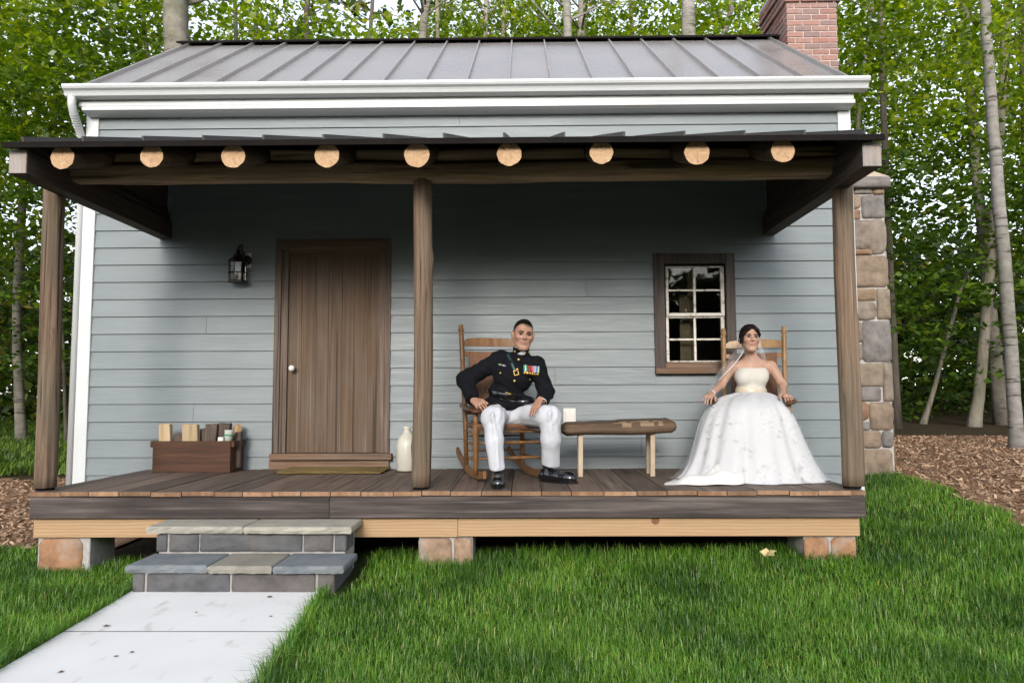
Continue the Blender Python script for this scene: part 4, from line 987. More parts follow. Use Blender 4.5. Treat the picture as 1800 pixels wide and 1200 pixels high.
v, f = tube(hk, .008, 8); mesh_obj('hook', v, f, M['bronze'], ln_, True)
ou = empty('outlet_cover', P(1001, 747, W - .02), 'ivory weatherproof outlet cover on the wall above the bench end', 'outlet cover')
oa, ob = P(990, 751, W - .02), P(1012, 717, W - .02)
box('cover_plate', oa.x, ob.x, W - .036, W - .012, oa.z, ob.z, M['plastic'], ou, .006, seg=2)
box('flip_lid', oa.x + .022, ob.x - .014, W - .05, W - .037, oa.z + .01, ob.z - .024, M['porcelain'], ou, .006, seg=2)
for zq in (.45, .62, .25): box('louvre', oa.x + .03, ob.x - .03, W - .054, W - .0505, oa.z + (ob.z - oa.z) * zq, oa.z + (ob.z - oa.z) * zq + .005, M['plastic'], ou, 0)

# ------------------------------------------------------------------ things on the porch floor
D = DECK + .004
a, b = G(487, 833, D), G(668, 833, D)
mt = empty('doormat', (a.x, a.y, D), 'worn straw doormat in front of the plank door', 'doormat')
yb_ = W - .07
v = []
box('weave', a.x, b.x, a.y, yb_, D, D + .018, M['straw'], mt, .006)
for i in range(26):
    y = a.y + (yb_ - a.y) * (i + .5) / 26
    v, f = tube([(a.x - random.uniform(0, .02), y, D + .018), ((a.x + b.x) / 2, y + random.uniform(-.004, .004), D + .02), (b.x + random.uniform(0, .02), y, D + .018)], .006, 6); mesh_obj('straw_row', v, f, M['straw'], mt, True)
jc = G(712, 829, D); jc.y += .1
jg = empty('stoneware_jug', jc, 'cream stoneware jug behind the middle porch post', 'jug')
R0 = .095
v, f = lathe(jc, [(R0 * .9, 0), (R0, .012), (R0 * 1.02, .15), (R0 * 1.0, .235), (R0 * .92, .27), (R0 * .68, .312), (R0 * .36, .345), (R0 * .30, .365), (R0 * .36, .378), (R0 * .37, .395), (R0 * .28, .400)], 28); mesh_obj('body', v, f, M['jug'], jg, True)
v, f = tube([jc + Vector(((.033 + .055 * math.sin(t)), .01, .372 - .085 * t / math.pi * 1.0)) for t in np.linspace(0, math.pi, 8)], .010, 8); mesh_obj('handle', v, f, M['jug'], jg, True)
# firewood box
fy = 6.60
fa, fb = P(267, 828, fy).x, P(404, 828, fy).x; ft = P(330, 775, fy).z
fx = empty('firewood_box', ((fa + fb) / 2, 6.75, D), 'low dark brown wooden box holding firewood by the wall', 'wooden box')
zb_ = D
box('front_board', fa, fb, fy, fy + .022, zb_, ft, M['crate'], fx, .003)
box('back_board', fa, fb, W - .055, W - .033, zb_, ft, M['crate'], fx, .003)
for xx, s in ((fa, 1), (fb - .022, -1)): box('end_board', xx, xx + .022, fy + .023, W - .056, zb_, ft, M['crate'], fx, .003)
box('handle_cleat', fa - .028, fa - .001, fy + .01, W - .06, ft - .055, ft - .001, M['crate'], fx, .003); box('handle_cleat', fb + .001, fb + .028, fy + .01, W - .06, ft - .055, ft - .001, M['crate'], fx, .003)
box('bottom_board', fa + .023, fb - .023, fy + .023, W - .056, zb_ + .004, zb_ + .02, M['crate'], fx, 0)
def billet(label, pxa, pxb, pyt, y0, y1, mat, lean=0, seed=0, prof=None, name='firewood_log'):
    xa, xb = P(pxa, 770, fy + .1).x, P(pxb, 770, fy + .1).x; zt = P((pxa + pxb) / 2, pyt, fy + .1).z
    r = random.Random(seed); V = []; w_ = xb - xa
    prof = prof or [(0, 0), (.5, -.12), (1, .02), (1.03, .5), (.85, .95), (.4, 1.05), (.02, .8)]
    n = len(prof)
    for z_, sc in ((D + .03, 1), ((D + zt) / 2, 1), (zt, .97)):
        for u, w__ in prof:
            V.append((xa + u * w_ + lean * (z_ - zt) + r.uniform(-.004, .004), y0 + w__ * (y1 - y0) + r.uniform(-.004, .004), z_ + (r.uniform(-.014, .006) if z_ == zt else 0)))
    F = [tuple(reversed(range(n)))] + [(k * n + i, k * n + (i + 1) % n, (k + 1) * n + (i + 1) % n, (k + 1) * n + i) for k in range(2) for i in range(n)] + [tuple(range(2 * n, 3 * n))]
    o = mesh_obj(name, V, F, mat); bev(o, .004); o.rotation_euler = (r.uniform(-.05, .05), r.uniform(-.09, .09), 0); return tag(o, label, 'firewood', 'split logs standing in the firewood box')
billet('pale split log at the left end of the firewood box', 283, 303, 744, 6.66, 6.74, M['splitwood'], 0, 1)
billet('short dark bark log between the two pale split logs', 305, 324, 761, 6.70, 6.8, M['barkwood'], .1, 2)
billet('wide pale split log in the middle of the firewood box', 322, 349, 745, 6.65, 6.75, M['splitwood'], -.08, 3)
billet('small reddish log just right of the wide pale log', 349, 358, 753, 6.74, 6.82, M['barkwood'], 0, 4)
billet('wide grey bark log right of the middle of the box', 364, 383, 745, 6.68, 6.78, M['barkwood'], .1, 5)
billet('dark bark log with a ragged top, rightmost of the bark logs', 381, 399, 743, 6.71, 6.8, M['barkwood'], -.02, 6)
billet('small sawn block of new wood at the right end of the box', 402, 416, 746, 6.8, 6.87, M['pine'], .1, 7, [(0, 0), (.55, -.3), (1, .3), (.5, .9)])
billet('round dark stub at the right end of the box beside the cup', 409, 420, 759, 6.74, 6.8, M['barkwood'], 0, 8)
cz = ft - .03
cp = empty('paper_cup', P(400, 776, 6.64), 'pale paper cup with green print lying among the firewood', 'cup')
cc = P(401, 776, 6.65); hcup = P(401, 756, 6.65).z - cc.z
v, f = lathe((cc.x, 6.65, cc.z - .01), [(.030, 0), (.043, hcup + .01), (.045, hcup + .012), (.041, hcup + .008), (.030, .01)], 18, Matrix.Rotation(.1, 3, 'Y')); mesh_obj('cup_wall', v, f, M['paper'], cp, True)
v, f = lathe((cc.x + .004, 6.65, cc.z + hcup * .52), [(.0398, 0), (.0418, .014)], 18, Matrix.Rotation(.1, 3, 'Y')); mesh_obj('printed_band', v, f[:-2], M['green_ink'], cp, True)
q = P(389, 775, 6.64); tag(bev(box('crumpled_paper', q.x - .03, q.x + .02, 6.63, 6.68, q.z - .02, q.z + .035, M['paper'], None, 0, M=None), .006), 'small crumpled white paper beside the paper cup', 'paper')
# bench: a half log on four legs
bn = empty('log_bench', (.77, 6.2, D), 'rough half-log bench with pale square legs between the two rocking chairs', 'bench')
bxa, bxb = P(988, 760, 6.16).x, P(1185, 755, 6.16).x
V, F = [], []; n = 26; r = random.Random(3)
by0 = 6.02
for i in range(n):
    t = i / (n - 1); x = bxa + (bxb - bxa) * t
    zt_ = P(988 + 197 * t, 746 - 7 * t - (1.5 if t > .5 else 0), 6.1).z - (.02 if i in (0, n - 1) else 0); zb2 = P(988 + 197 * t, 767 - 6 * t, by0 + .03).z + (.02 if i in (0, n - 1) else 0) + .006 * math.sin(t * 7)
    yf = by0 + .012 * math.sin(t * 9) + (.025 if i in (0, n - 1) else 0); yb3 = 6.36 + .02 * math.sin(t * 5) - (.02 if i in (0, n - 1) else 0); mid = zb2 + (zt_ - zb2) * .62
    prof = [(yf + .05, zb2), (yf + .012, zb2 + .02), (yf, zb2 + (zt_ - zb2) * .4), (yf + .006, mid), (yf + .03, zt_ - .008 + .004 * math.sin(t * 31)), (yf + .06, zt_), (yb3 - .03, zt_ + .012), (yb3, zt_ - .01), (yb3, zb2 + .03), (yb3 - .06, zb2)]
    V += [(x, y + r.uniform(-.003, .003), z_ + r.uniform(-.002, .002)) for y, z_ in prof]
m_ = 10
for i in range(n - 1):
    for j in range(m_): F.append((i * m_ + j, (i + 1) * m_ + j, (i + 1) * m_ + (j + 1) % m_, i * m_ + (j + 1) % m_))
fmv = [1 if (F_[0] % m_ == 4 and F_[0] // m_ in (11, 12, 13, 15, 16, 17, 18, 20)) or (F_[0] % m_ == 3 and F_[0] // m_ in (13, 14, 17, 18, 19, 21)) else 0 for F_ in F] + [0, 0]
F += [tuple(range(m_)), tuple(reversed(range((n - 1) * m_, n * m_)))]
mesh_obj('seat_slab', V, F, [M['slab'], M['barewood']], bn, True, fmat=fmv)
def leg(px, pyt, pyb, Y, Yb, mat=M['paleleg']):
    t_, b_ = P(px, pyt, Y), G(px + (0 if Y < 6.2 else -2), pyb, D); b_.y = Yb; b_.x = P(px, pyb, Yb).x; b_.z = D
    t_.z += .03; h = .019
    V = [(p.x + dx, p.y + dy, p.z) for p in (b_, t_) for dx, dy in ((-h, -h), (h, -h), (h, h), (-h, h))]
    bev(mesh_obj('leg', V, BF, mat, bn), .003)
leg(1020.5, 768, 838, 6.12, 6.18); leg(1147, 762, 837, 6.12, 6.2); leg(1019, 766, 832, 6.3, 6.4); leg(1140, 760, 831, 6.3, 6.42)

# ------------------------------------------------------------------ rocking chairs (built about the origin, facing -y)
def rocking_chair(label, mat, loc, rz, sc=1.0, AH=.615):
    ro = empty('rocking_chair', (0, 0, 0), label, 'rocking chair', 'rocking chairs on the porch')
    rk = random.Random(5)
    HB, HF, SX, FX, YB, YFc = 1.27, .60, .245, .285, .22, -.24
    dark, cane = M['rockerd'], M['cane']
    for s in (-1, 1):
        # curved rocker
        n = 18; V, F = [], []
        for i in range(n):
            t = i / (n - 1); y = -.40 + t * 1.0; zc = .035 + .34 * (y + .05) ** 2 if y > -.05 else .035 + .22 * (y + .05) ** 2
            for dx, dz in ((-.014, -.03), (.014, -.03), (.014, .03), (-.014, .03)): V.append((s * SX + dx + s * .02 * (.5 - t), y, zc + dz))
        for i in range(n - 1):
            for j in range(4): F.append((i * 4 + j, (i + 1) * 4 + j, (i + 1) * 4 + (j + 1) % 4, i * 4 + (j + 1) % 4))
        F += [(0, 1, 2, 3), tuple(reversed(range(4 * n - 4, 4 * n)))]
        bev(mesh_obj('rocker', V, F, mat, ro), .004)
        # rear post leans back, turned rings and finial
        def rear(z): return Vector((s * SX * (1 + .04 * z), YB + .06 * z + .10 * max(0, z - .4) , z))
        prof = [(0.06, .019), (.38, .021), (.42, .022), (.70, .022), (.72, .025), (.74, .021), (.76, .025), (.78, .021), (.96, .021), (.97, .025), (.985, .020), (1.0, .025), (1.015, .020), (1.03, .0245), (1.05, .022), (1.17, .022), (1.19, .014), (1.205, .017), (1.22, .026), (1.235, .028), (1.25, .022), (1.262, .013), (1.27, .004)]
        if True:
            prof[-7:] = [(1.185, .022), (1.196, .013), (1.21, .024), (1.232, .026), (1.244, .016), (1.256, .023), (1.268, .014)]
        v, f = tube([rear(z) for z, _ in prof], [q for _, q in prof], 14); mesh_obj('rear_post', v, f, mat, ro, True)
        prof = [(.05, .017), (.11, .02), (.17, .022), (.18, .026), (.19, .021), (.20, .026), (.21, .021), (.22, .025), (.28, .023), (.38, .023), (.40, .026), (.41, .021), (.42, .026), (.43, .021), (AH - .115, .019), (AH - .055, .022), (AH - .02, .017)]
        v, f = tube([(s * FX, YFc - .01 * z, z) for z, _ in prof], [q for _, q in prof], 14); mesh_obj('front_post', v, f, mat, ro, True)
        # arm
        V, F = [], []; n = 12
        for i in range(n):
            t = i / (n - 1); y = .27 - t * .60; wd = .030 + .018 * math.sin(min(1, t * 1.1) * math.pi * .5) ** 2 - (.02 if i == n - 1 else 0); cx = s * (SX + .02 + (FX - SX - .01) * t + .012 * math.sin(t * math.pi)); z0 = AH + .03 * (1 - t) - (.012 if i == n - 1 else 0)
            for dx, dz in ((-wd, -.010), (wd, -.010), (wd + .003, .004), (wd - .008, .012), (-wd + .008, .012), (-wd - .003, .004)): V.append((cx + dx, y, z0 + dz))
        for i in range(n - 1):
            for j in range(6): F.append((i * 6 + j, i * 6 + (j + 1) % 6, (i + 1) * 6 + (j + 1) % 6, (i + 1) * 6 + j))
        F += [tuple(reversed(range(6))), tuple(range(6 * n - 6, 6 * n))]
        mesh_obj('arm', V, F, dark, ro, True)
        for z_ in (.15, .27, .36):
            a_, b_ = rear(z_ + .01), Vector((s * FX, YFc, z_)); v, f = tube([a_, a_.lerp(b_, .5), b_], [.007, .012, .007], 8); mesh_obj('rung', v, f, mat, ro, True)
    def across(z, y, hx, r, rings=True, nm='rung'):
        pts, rad = [], []
        for t, q in ((0, .6), (.25, .9), (.38, 1.05), (.40, 1.25), (.42, .95), (.44, 1.25), (.46, .95), (.5, 1.2), (.54, .95), (.56, 1.25), (.58, .95), (.60, 1.25), (.62, 1.05), (.75, .9), (1, .6)):
            pts.append((-hx + 2 * hx * t, y, z)); rad.append(r * q)
        v, f = tube(pts, rad, 10); mesh_obj(nm, v, f, mat, ro, True)
    across(.17, YFc, FX, .0125); across(.29, YFc, FX, .0125); across(.375, YFc, FX, .010, nm='front_rail'); across(.2, YB + .01, SX, .010); across(.32, YB + .015, SX, .010)
    # woven seat
    V = []
    for z_, k in ((.395, .97), (.415, 1.0), (.437, .985)):
        for x, y in ((-FX, YFc - .03), (0, YFc - .036), (FX, YFc - .03), (FX + .005, YFc), (SX, YB), (0, YB + .01), (-SX, YB), (-FX - .005, YFc)): V.append((x * k, y * k, z_))
    V.append((0, 0, .428))
    F = [tuple(reversed(range(8)))] + [(k * 8 + i, k * 8 + (i + 1) % 8, (k + 1) * 8 + (i + 1) % 8, (k + 1) * 8 + i) for k in range(2) for i in range(8)] + [(16 + i, 16 + (i + 1) % 8, 24) for i in range(8)]
    mesh_obj('seat', V, F, cane, ro)
    def yb(z): return YB + .06 * z + .10 * max(0, z - .4)
    def slat(z0, z1, arch, nm='slat', hx=SX * .99, th=.016, m=mat, notch=0):
        n = 14; V, F = [], []
        for i in range(n):
            t = i / (n - 1); x = -hx + 2 * hx * t; bow = .028 * (1 - (2 * t - 1) ** 2); top = z1 + arch * (1 - abs(2 * t - 1) ** 3) - (notch if i in (0, n - 1) else 0)
            for dy, z_ in ((-th / 2, z0), (-th / 2, top), (th / 2, top), (th / 2, z0)): V.append((x, yb(z_) + bow + dy, z_))
        for i in range(n - 1):
            for j in range(4): F.append((i * 4 + j, (i + 1) * 4 + j, (i + 1) * 4 + (j + 1) % 4, i * 4 + (j + 1) % 4))
        F += [(0, 1, 2, 3), tuple(reversed(range(4 * n - 4, 4 * n)))]
        bev(mesh_obj(nm, V, F, m, ro), .003)
    slat(1.085, 1.145, .016, 'crest_rail', notch=.02); slat(.995, 1.035, .0, 'back_rail'); slat(.50, .54, 0, 'back_rail')
    slat(.50, 1.038, 0, 'woven_back', SX * .80, .034, M['caneback'])
    ro.location = loc; ro.rotation_euler = (0, 0, rz); ro.scale = (sc,) * 3
    return ro
mc = P(866, 835, 6.2); CH1 = Vector((-.175, 6.20, D))
ch1 = rocking_chair('brown oak rocking chair with the man in dark jacket seated', M['rocker'], CH1, math.radians(18), 1.02, .545)
CH2 = Vector((1.93, 6.26, D))
ch2 = rocking_chair('golden oak rocking chair with the bride seated', M['rockerb'], CH2, math.radians(-20), 1.0)
# fallen leaves
def fallen(label, pos, size, mat, rz, name='fallen_leaf', curl=.25):
    n = 10; V = [(0, 0, .004)]
    for i in range(n):
        a = 2 * math.pi * i / n; q = size * (1 if i % 2 == 0 else .48) * random.uniform(.85, 1.1); V.append((math.cos(a + rz) * q, math.sin(a + rz) * q, abs(math.sin(a)) * curl * size))
    F = [(0, i + 1, (i + 1) % n + 1) for i in range(n)]
    o = mesh_obj(name, [Vector(p) + Vector(pos) for p in V], F, mat); tag(o, label, 'leaf', 'fallen leaves'); return o
M['yleaf'] = plain('yellow_dry_leaf', (.62, .50, .24), .8, var=.2); M['bleaf'] = plain('brown_dry_leaf', (.16, .085, .05), .8, var=.3)
g = G(1352, 980, .17); fallen('pale yellow maple leaf lying on the grass below the porch edge', (g.x, g.y, .18), .055, M['yleaf'], .4, curl=.9)
g = G(1450, 982, .17); fallen('small reddish leaf in the grass left of the right pier', (g.x, g.y, .17), .03, M['bleaf'], .9, curl=.9)
for k, (px, py, s, lab) in enumerate(((474, 1049, .022, 'dark dry leaf on the walkway against the lowest step'), (188, 1100, .022, 'curled brown leaf on the left of the walkway near its joint'), (204, 1153, .014, 'tiny brown leaf near the middle of the front walkway slab'), (106, 1181, .018, 'brown leaf scrap at the lower left of the walkway'), (232, 1146, .014, 'pale leaf scrap right of the tiny brown leaf on the walkway'), (345, 1076, .011, 'leaf speck in the middle of the rear walkway slab'), (476, 1083, .013, 'leaf speck at the right of the rear walkway slab'))):
    g = G(px, py, .023); fallen(lab, (g.x, g.y, .024), s, M['bleaf'], k)

# ------------------------------------------------------------------ people: smooth-blended bodies meshed by surface nets
class SDF:
    def __init__(self, vox): self.v = vox; self.p = []; self.post = []
    def cone(self, a, b, r0, r1=None, k=.02): self.p.append(('c', np.array(a, float), np.array(b, float), r0, r0 if r1 is None else r1, k, 1)); return self
    def chain(self, pts, rad, k=.02):
        for i in range(len(pts) - 1): self.cone(pts[i], pts[i + 1], rad[i], rad[i + 1], k)
        return self
    def ell(self, c, r, rot=None, k=.02, sign=1): self.p.append(('e', np.array(c, float), np.array(r, float), None if rot is None else np.array(rot), 0, k, sign)); return self
    def cut(self, c, n, R): n = np.array(n, float); self.post.append((np.array(c, float), n / np.linalg.norm(n), R)); return self
    def build(self, fn=None):
        v = self.v; lo = np.full(3, 1e9); hi = -lo
        for q in self.p:
            if q[6] < 0: continue
            if q[0] == 'c': r = max(q[3], q[4]); a = np.minimum(q[1], q[2]) - r; b = np.maximum(q[1], q[2]) + r
            else: r = q[2].max(); a = q[1] - r; b = q[1] + r
            lo = np.minimum(lo, a); hi = np.maximum(hi, b)
        lo -= .03; hi += .03; n = np.ceil((hi - lo) / v).astype(int) + 1
        D_ = np.full(n, .5, np.float32)
        for kind, a, b, c, d, k, sg in self.p:
            if kind == 'c': r = max(c, d); l_ = np.minimum(a, b) - r; h_ = np.maximum(a, b) + r
            else: r = b.max(); l_ = a - r; h_ = a + r
            m = k + 4 * v; i0 = np.maximum(0, ((l_ - m - lo) / v).astype(int)); i1 = np.minimum(n, ((h_ + m - lo) / v).astype(int) + 2)
            X = [(lo[j] + np.arange(i0[j], i1[j]) * v).astype(np.float32) for j in range(3)]
            x, y, z = X[0][:, None, None], X[1][None, :, None], X[2][None, None, :]
            if kind == 'c':
                ba = b - a; l2 = max(1e-9, (ba * ba).sum())
                t = np.clip(((x - a[0]) * ba[0] + (y - a[1]) * ba[1] + (z - a[2]) * ba[2]) / l2, 0, 1)
                d_ = np.sqrt((x - a[0] - ba[0] * t) ** 2 + (y - a[1] - ba[1] * t) ** 2 + (z - a[2] - ba[2] * t) ** 2) - (c + (d - c) * t)
            else:
                px, py, pz = x - a[0], y - a[1], z - a[2]
                if c is not None:
                    R = c.T; px, py, pz = (R[0, 0] * px + R[0, 1] * py + R[0, 2] * pz, R[1, 0] * px + R[1, 1] * py + R[1, 2] * pz, R[2, 0] * px + R[2, 1] * py + R[2, 2] * pz)
                k0 = np.sqrt((px / b[0]) ** 2 + (py / b[1]) ** 2 + (pz / b[2]) ** 2); k1 = np.sqrt((px / b[0] ** 2) ** 2 + (py / b[1] ** 2) ** 2 + (pz / b[2] ** 2) ** 2) + 1e-9
                d_ = k0 * (k0 - 1) / k1
            sl = tuple(slice(i0[j], i1[j]) for j in range(3)); o = D_[sl]
            if sg > 0:
                h = np.clip(.5 + .5 * (o - d_) / k, 0, 1); D_[sl] = o + (d_ - o) * h - k * h * (1 - h)
            else:
                d_ = -d_; h = np.clip(.5 - .5 * (o - d_) / k, 0, 1); D_[sl] = o + (d_ - o) * h + k * h * (1 - h)
        if fn is not None or self.post:
            x, y, z = [(lo[j] + np.arange(n[j]) * v).astype(np.float32) for j in range(3)]
            x, y, z = x[:, None, None], y[None, :, None], z[None, None, :]
            if fn is not None: D_ += fn(x, y, z).astype(np.float32)
            for c, nn, R in self.post:
                pl = (x - c[0]) * nn[0] + (y - c[1]) * nn[1] + (z - c[2]) * nn[2]
                near = ((x - c[0]) ** 2 + (y - c[1]) ** 2 + (z - c[2]) ** 2) < R * R
                D_ = np.where(near, np.maximum(D_, pl), D_)
        return self.nets(D_, lo)
    def nets(self, D_, lo):
        v = self.v; S = D_ < 0
        c8 = [S[i:S.shape[0] - 1 + i, j:S.shape[1] - 1 + j, k:S.shape[2] - 1 + k] for i in (0, 1) for j in (0, 1) for k in (0, 1)]
        cnt = sum(c.astype(np.int8) for c in c8); act = (cnt > 0) & (cnt < 8)
        ids = np.full(act.shape, -1, np.int64); I = np.argwhere(act); ids[act] = np.arange(len(I))
        acc = np.zeros((len(I), 3)); num = np.zeros(len(I))
        off = [(i, j, k) for i in (0, 1) for j in (0, 1) for k in (0, 1)]
        for p in range(8):
            for q in range(p + 1, 8):
                dlt = np.array(off[q]) - np.array(off[p])
                if np.abs(dlt).sum() != 1: continue
                A = I + off[p]; B = I + off[q]; da = D_[A[:, 0], A[:, 1], A[:, 2]]; db = D_[B[:, 0], B[:, 1], B[:, 2]]
                m = (da < 0) != (db < 0); t = np.where(m, da / (da - db + 1e-12), 0)
                acc += np.where(m[:, None], np.array(off[p]) + dlt * t[:, None], 0); num += m
        V = lo + (I + acc / num[:, None]) * v
        Fs = []
        for ax in range(3):
            sh = [slice(None)] * 3; sh2 = [slice(None)] * 3; sh[ax] = slice(0, -1); sh2[ax] = slice(1, None)
            a, b = S[tuple(sh)], S[tuple(sh2)]; E_ = np.argwhere(a != b)
            u, w_ = [(1, 2), (2, 0), (0, 1)][ax]
            ok = (E_[:, u] > 0) & (E_[:, w_] > 0) & (E_[:, u] < act.shape[u]) & (E_[:, w_] < act.shape[w_]); E_ = E_[ok]
            q = []
            for du, dw in ((0, 0), (-1, 0), (-1, -1), (0, -1)):
                C = E_.copy(); C[:, u] += du; C[:, w_] += dw; q.append(ids[C[:, 0], C[:, 1], C[:, 2]])
            q = np.stack(q, 1); ins = a[tuple(E_.T)]
            q[~ins] = q[~ins][:, ::-1]; Fs.append(q)
        F = np.concatenate(Fs); F = F[(F >= 0).all(1)]
        return V.astype(np.float32), F.astype(np.int32)
def smooth_v(V, F, it=2, lam=.5):
    for _ in range(it):
        acc = np.zeros_like(V); num = np.zeros(len(V))
        for i in range(4):
            a, b = F[:, i], F[:, (i + 1) % 4]
            np.add.at(acc, a, V[b]); np.add.at(acc, b, V[a]); np.add.at(num, a, 1); np.add.at(num, b, 1)
        V = V + lam * (acc / np.maximum(num, 1)[:, None] - V)
    return V.astype(np.float32)
def cloth_mat(name, c, rough=.9, sheen=.3, weave=900, bmp=.1, var=.08, shsc=6):
    m, t, b = newmat(name)
    n = N(t, 'TexNoise'); n.inputs['Scale'].default_value = shsc; n.inputs['Detail'].default_value = 6; L(t, coords(t, rand=False), n.inputs['Vector'])
    L(t, ramp(t, n.outputs[0], [(.3, tuple(x * (1 - var) for x in c)), (.7, tuple(min(1, x * (1 + var)) for x in c))]).outputs[0], b.inputs['Base Color'])
    b.inputs['Roughness'].default_value = rough; b.inputs['Sheen Weight'].default_value = sheen; b.inputs['Specular IOR Level'].default_value = .2
    n2 = N(t, 'TexNoise'); n2.inputs['Scale'].default_value = weave; L(t, coords(t, rand=False), n2.inputs['Vector']); bump(t, b, n2.outputs[0], bmp, .002); return m
M['navy'] = cloth_mat('dark_wool', (.0042, .0045, .0072), .9, .0)
M['trouser'] = cloth_mat('white_twill', (.52, .53, .565), .95, .0)
M['leather'] = plain('black_patent_leather', (.006, .006, .007), .16, var=.1, coat=.5)
M['sock'] = cloth_mat('black_sock', (.006, .006, .008))
M['gold'] = plain('gilt_brass', (.72, .48, .14), .28, 1, var=.1)
M['hair'] = plain('dark_hair', (.008, .006, .005), .9, var=.4, scale=120, bmp=.3, spec=.08); M['hairbrown'] = plain('dark_brown_hair', (.008, .005, .004), .6, var=.5, scale=60, bmp=.4, spec=.15)
M['eyewhite'] = plain('eye_white', (.33, .29, .27), .3, var=.02); M['iris'] = plain('dark_iris', (.02, .016, .012), .15)
M['green_strap'] = plain('dark_green_sheen_strap', (.012, .04, .038), .3, var=.3, scale=30)
def skin_mat(name, base, lip, dark):
    m, t, b = newmat(name)
    at = N(t, 'Attribute'); at.attribute_name = 'tone'; sp = N(t, 'SeparateColor'); L(t, at.outputs[0], sp.inputs[0])
    n = N(t, 'TexNoise'); n.inputs['Scale'].default_value = 25; n.inputs['Detail'].default_value = 5; L(t, coords(t, rand=False), n.inputs['Vector'])
    c = ramp(t, n.outputs[0], [(.3, tuple(x * .9 for x in base)), (.7, tuple(x * 1.08 for x in base))]).outputs[0]
    c = mixc(t, sp.outputs[0], c, lip); c = mixc(t, sp.outputs[1], c, dark); c = mixc(t, sp.outputs[2], c, (.014, .010, .008))
    L(t, c, b.inputs['Base Color']); b.inputs['Roughness'].default_value = .5; b.inputs['Specular IOR Level'].default_value = .35
    b.inputs['Subsurface Weight'].default_value = .08; b.inputs['Subsurface Radius'].default_value = (.01, .004, .002); b.inputs['Subsurface Scale'].default_value = .6
    return m
M['skin_m'] = skin_mat('tanned_skin', (.37, .205, .14), (.25, .09, .07), (.19, .115, .09))
M['skin_f'] = skin_mat('fair_tan_skin', (.41, .245, .175), (.30, .07, .07), (.24, .12, .09))
class Head:
    def __init__(self, C, s, yaw, roll, pitch):
        self.C = Vector(C); self.s = s
        self.R = (Matrix.Rotation(yaw, 3, 'Z') @ Matrix.Rotation(roll, 3, 'Y') @ Matrix.Rotation(pitch, 3, 'X'))
    def __call__(self, x, y, z): return self.C + self.R @ (Vector((x, y, z)) * self.s)
    def local(self, V): return (np.asarray(V) - np.array(self.C)) @ np.array(self.R) / self.s
    def add(self, S, female=False):
        s = self.s; R = np.array(self.R); e = lambda c, r, k=.02, g=1: S.ell(self(*c), np.array(r) * s, R, k * s, g); q = lambda a, b, r0, r1, k=.012: S.cone(self(*a), self(*b), r0 * s, r1 * s, k * s)
        jw = .86 if female else 1.0
        e((0, .016, .036), (.074, .091, .083)); e((0, -.02, -.018), (.063 * (.97 if female else 1), .068, .08), .03)
        e((0, -.030, -.066), (.043 * jw, .047, .042), .03); q((-.010 * jw, -.070, -.1), (.010 * jw, -.070, -.1), .015 * jw, .015 * jw, .025)
        for sx in (-1, 1):
            q((sx * .049 * jw, .006, -.045), (sx * .024 * jw, -.053, -.095), .019 * jw, .013, .03)
            e((sx * .041, -.062, -.018), (.021, .018, .017), .025)
            e((sx * .078, .014, -.008), (.008, .020, .032), .008); e((sx * .083, .016, .006), (.008, .016, .018), .008)
            q((sx * .012, -.086, .023), (sx * .042, -.074, .024), .010 if not female else .008, .008, .014)
        for sx in (-1, 1): e((sx * .031, -.098, .003), (.017, .016, .011), .012, -1)
        q((0, -.084, .012), (0, -.106, -.022), .0075, .0105 if not female else .009, .012)
        for sx in (-1, 1): e((sx * .0115, -.096, -.026), (.0085, .010, .007), .008)
        q((-.017, -.085, -.049), (.017, -.085, -.049), .0055, .0055, .008); q((-.015, -.084, -.060), (.015, -.084, -.060), .0065, .0065, .008)
        S.p.append(('c', np.array(self(-.021, -.092, -.0545)), np.array(self(.021, -.092, -.0545)), .0032 * s, .0032 * s, .004 * s, -1))
    def features(self, root, skin, gaze=.3, hair='hair', female=False):
        s = self.s
        for sx in (-1, 1):
            ctr = self(sx * .031, -.0712, .003); rr = .0135 * s
            V, F = lathe((0, 0, 0), [(rr * math.sin(a), -rr * math.cos(a)) for a in np.linspace(.02, math.pi - .02, 12)], 16)
            V = [ctr + v for v in V]; g = (self.R @ Vector((gaze, -1, -.02)).normalized())
            fm_ = []
            for f in F:
                c = sum((Vector(V[i]) for i in f), Vector()) / len(f); fm_.append(1 if (c - ctr).normalized().dot(g) > .74 else 0)
            mesh_obj('eye', V, F, [M['eyewhite'], M['iris']], root, True, fmat=fm_)
            # lid line and brow
            lid = [self(sx * .031 + dx, -.0865 + abs(dx) * .35, .0100 - abs(dx) ** 2 * 26) for dx in (-.016, -.008, 0, .008, .016)]
            v, f = tube(lid, [.0016 * s, .0030 * s, .0034 * s, .0030 * s, .0018 * s], 6); mesh_obj('eyelash', v, f, M['hair'], root, True)
            br = [self(sx * a, b, c) for a, b, c in ((.011, -.0985, .0215), (.024, -.0975, .0255), (.038, -.0905, .0265), (.051, -.079, .020))]
            v, f = tube(br, [.0026 * s, .0034 * s, .0030 * s, .0012 * s], 6); mesh_obj('eyebrow', v, f, M[hair], root, True)
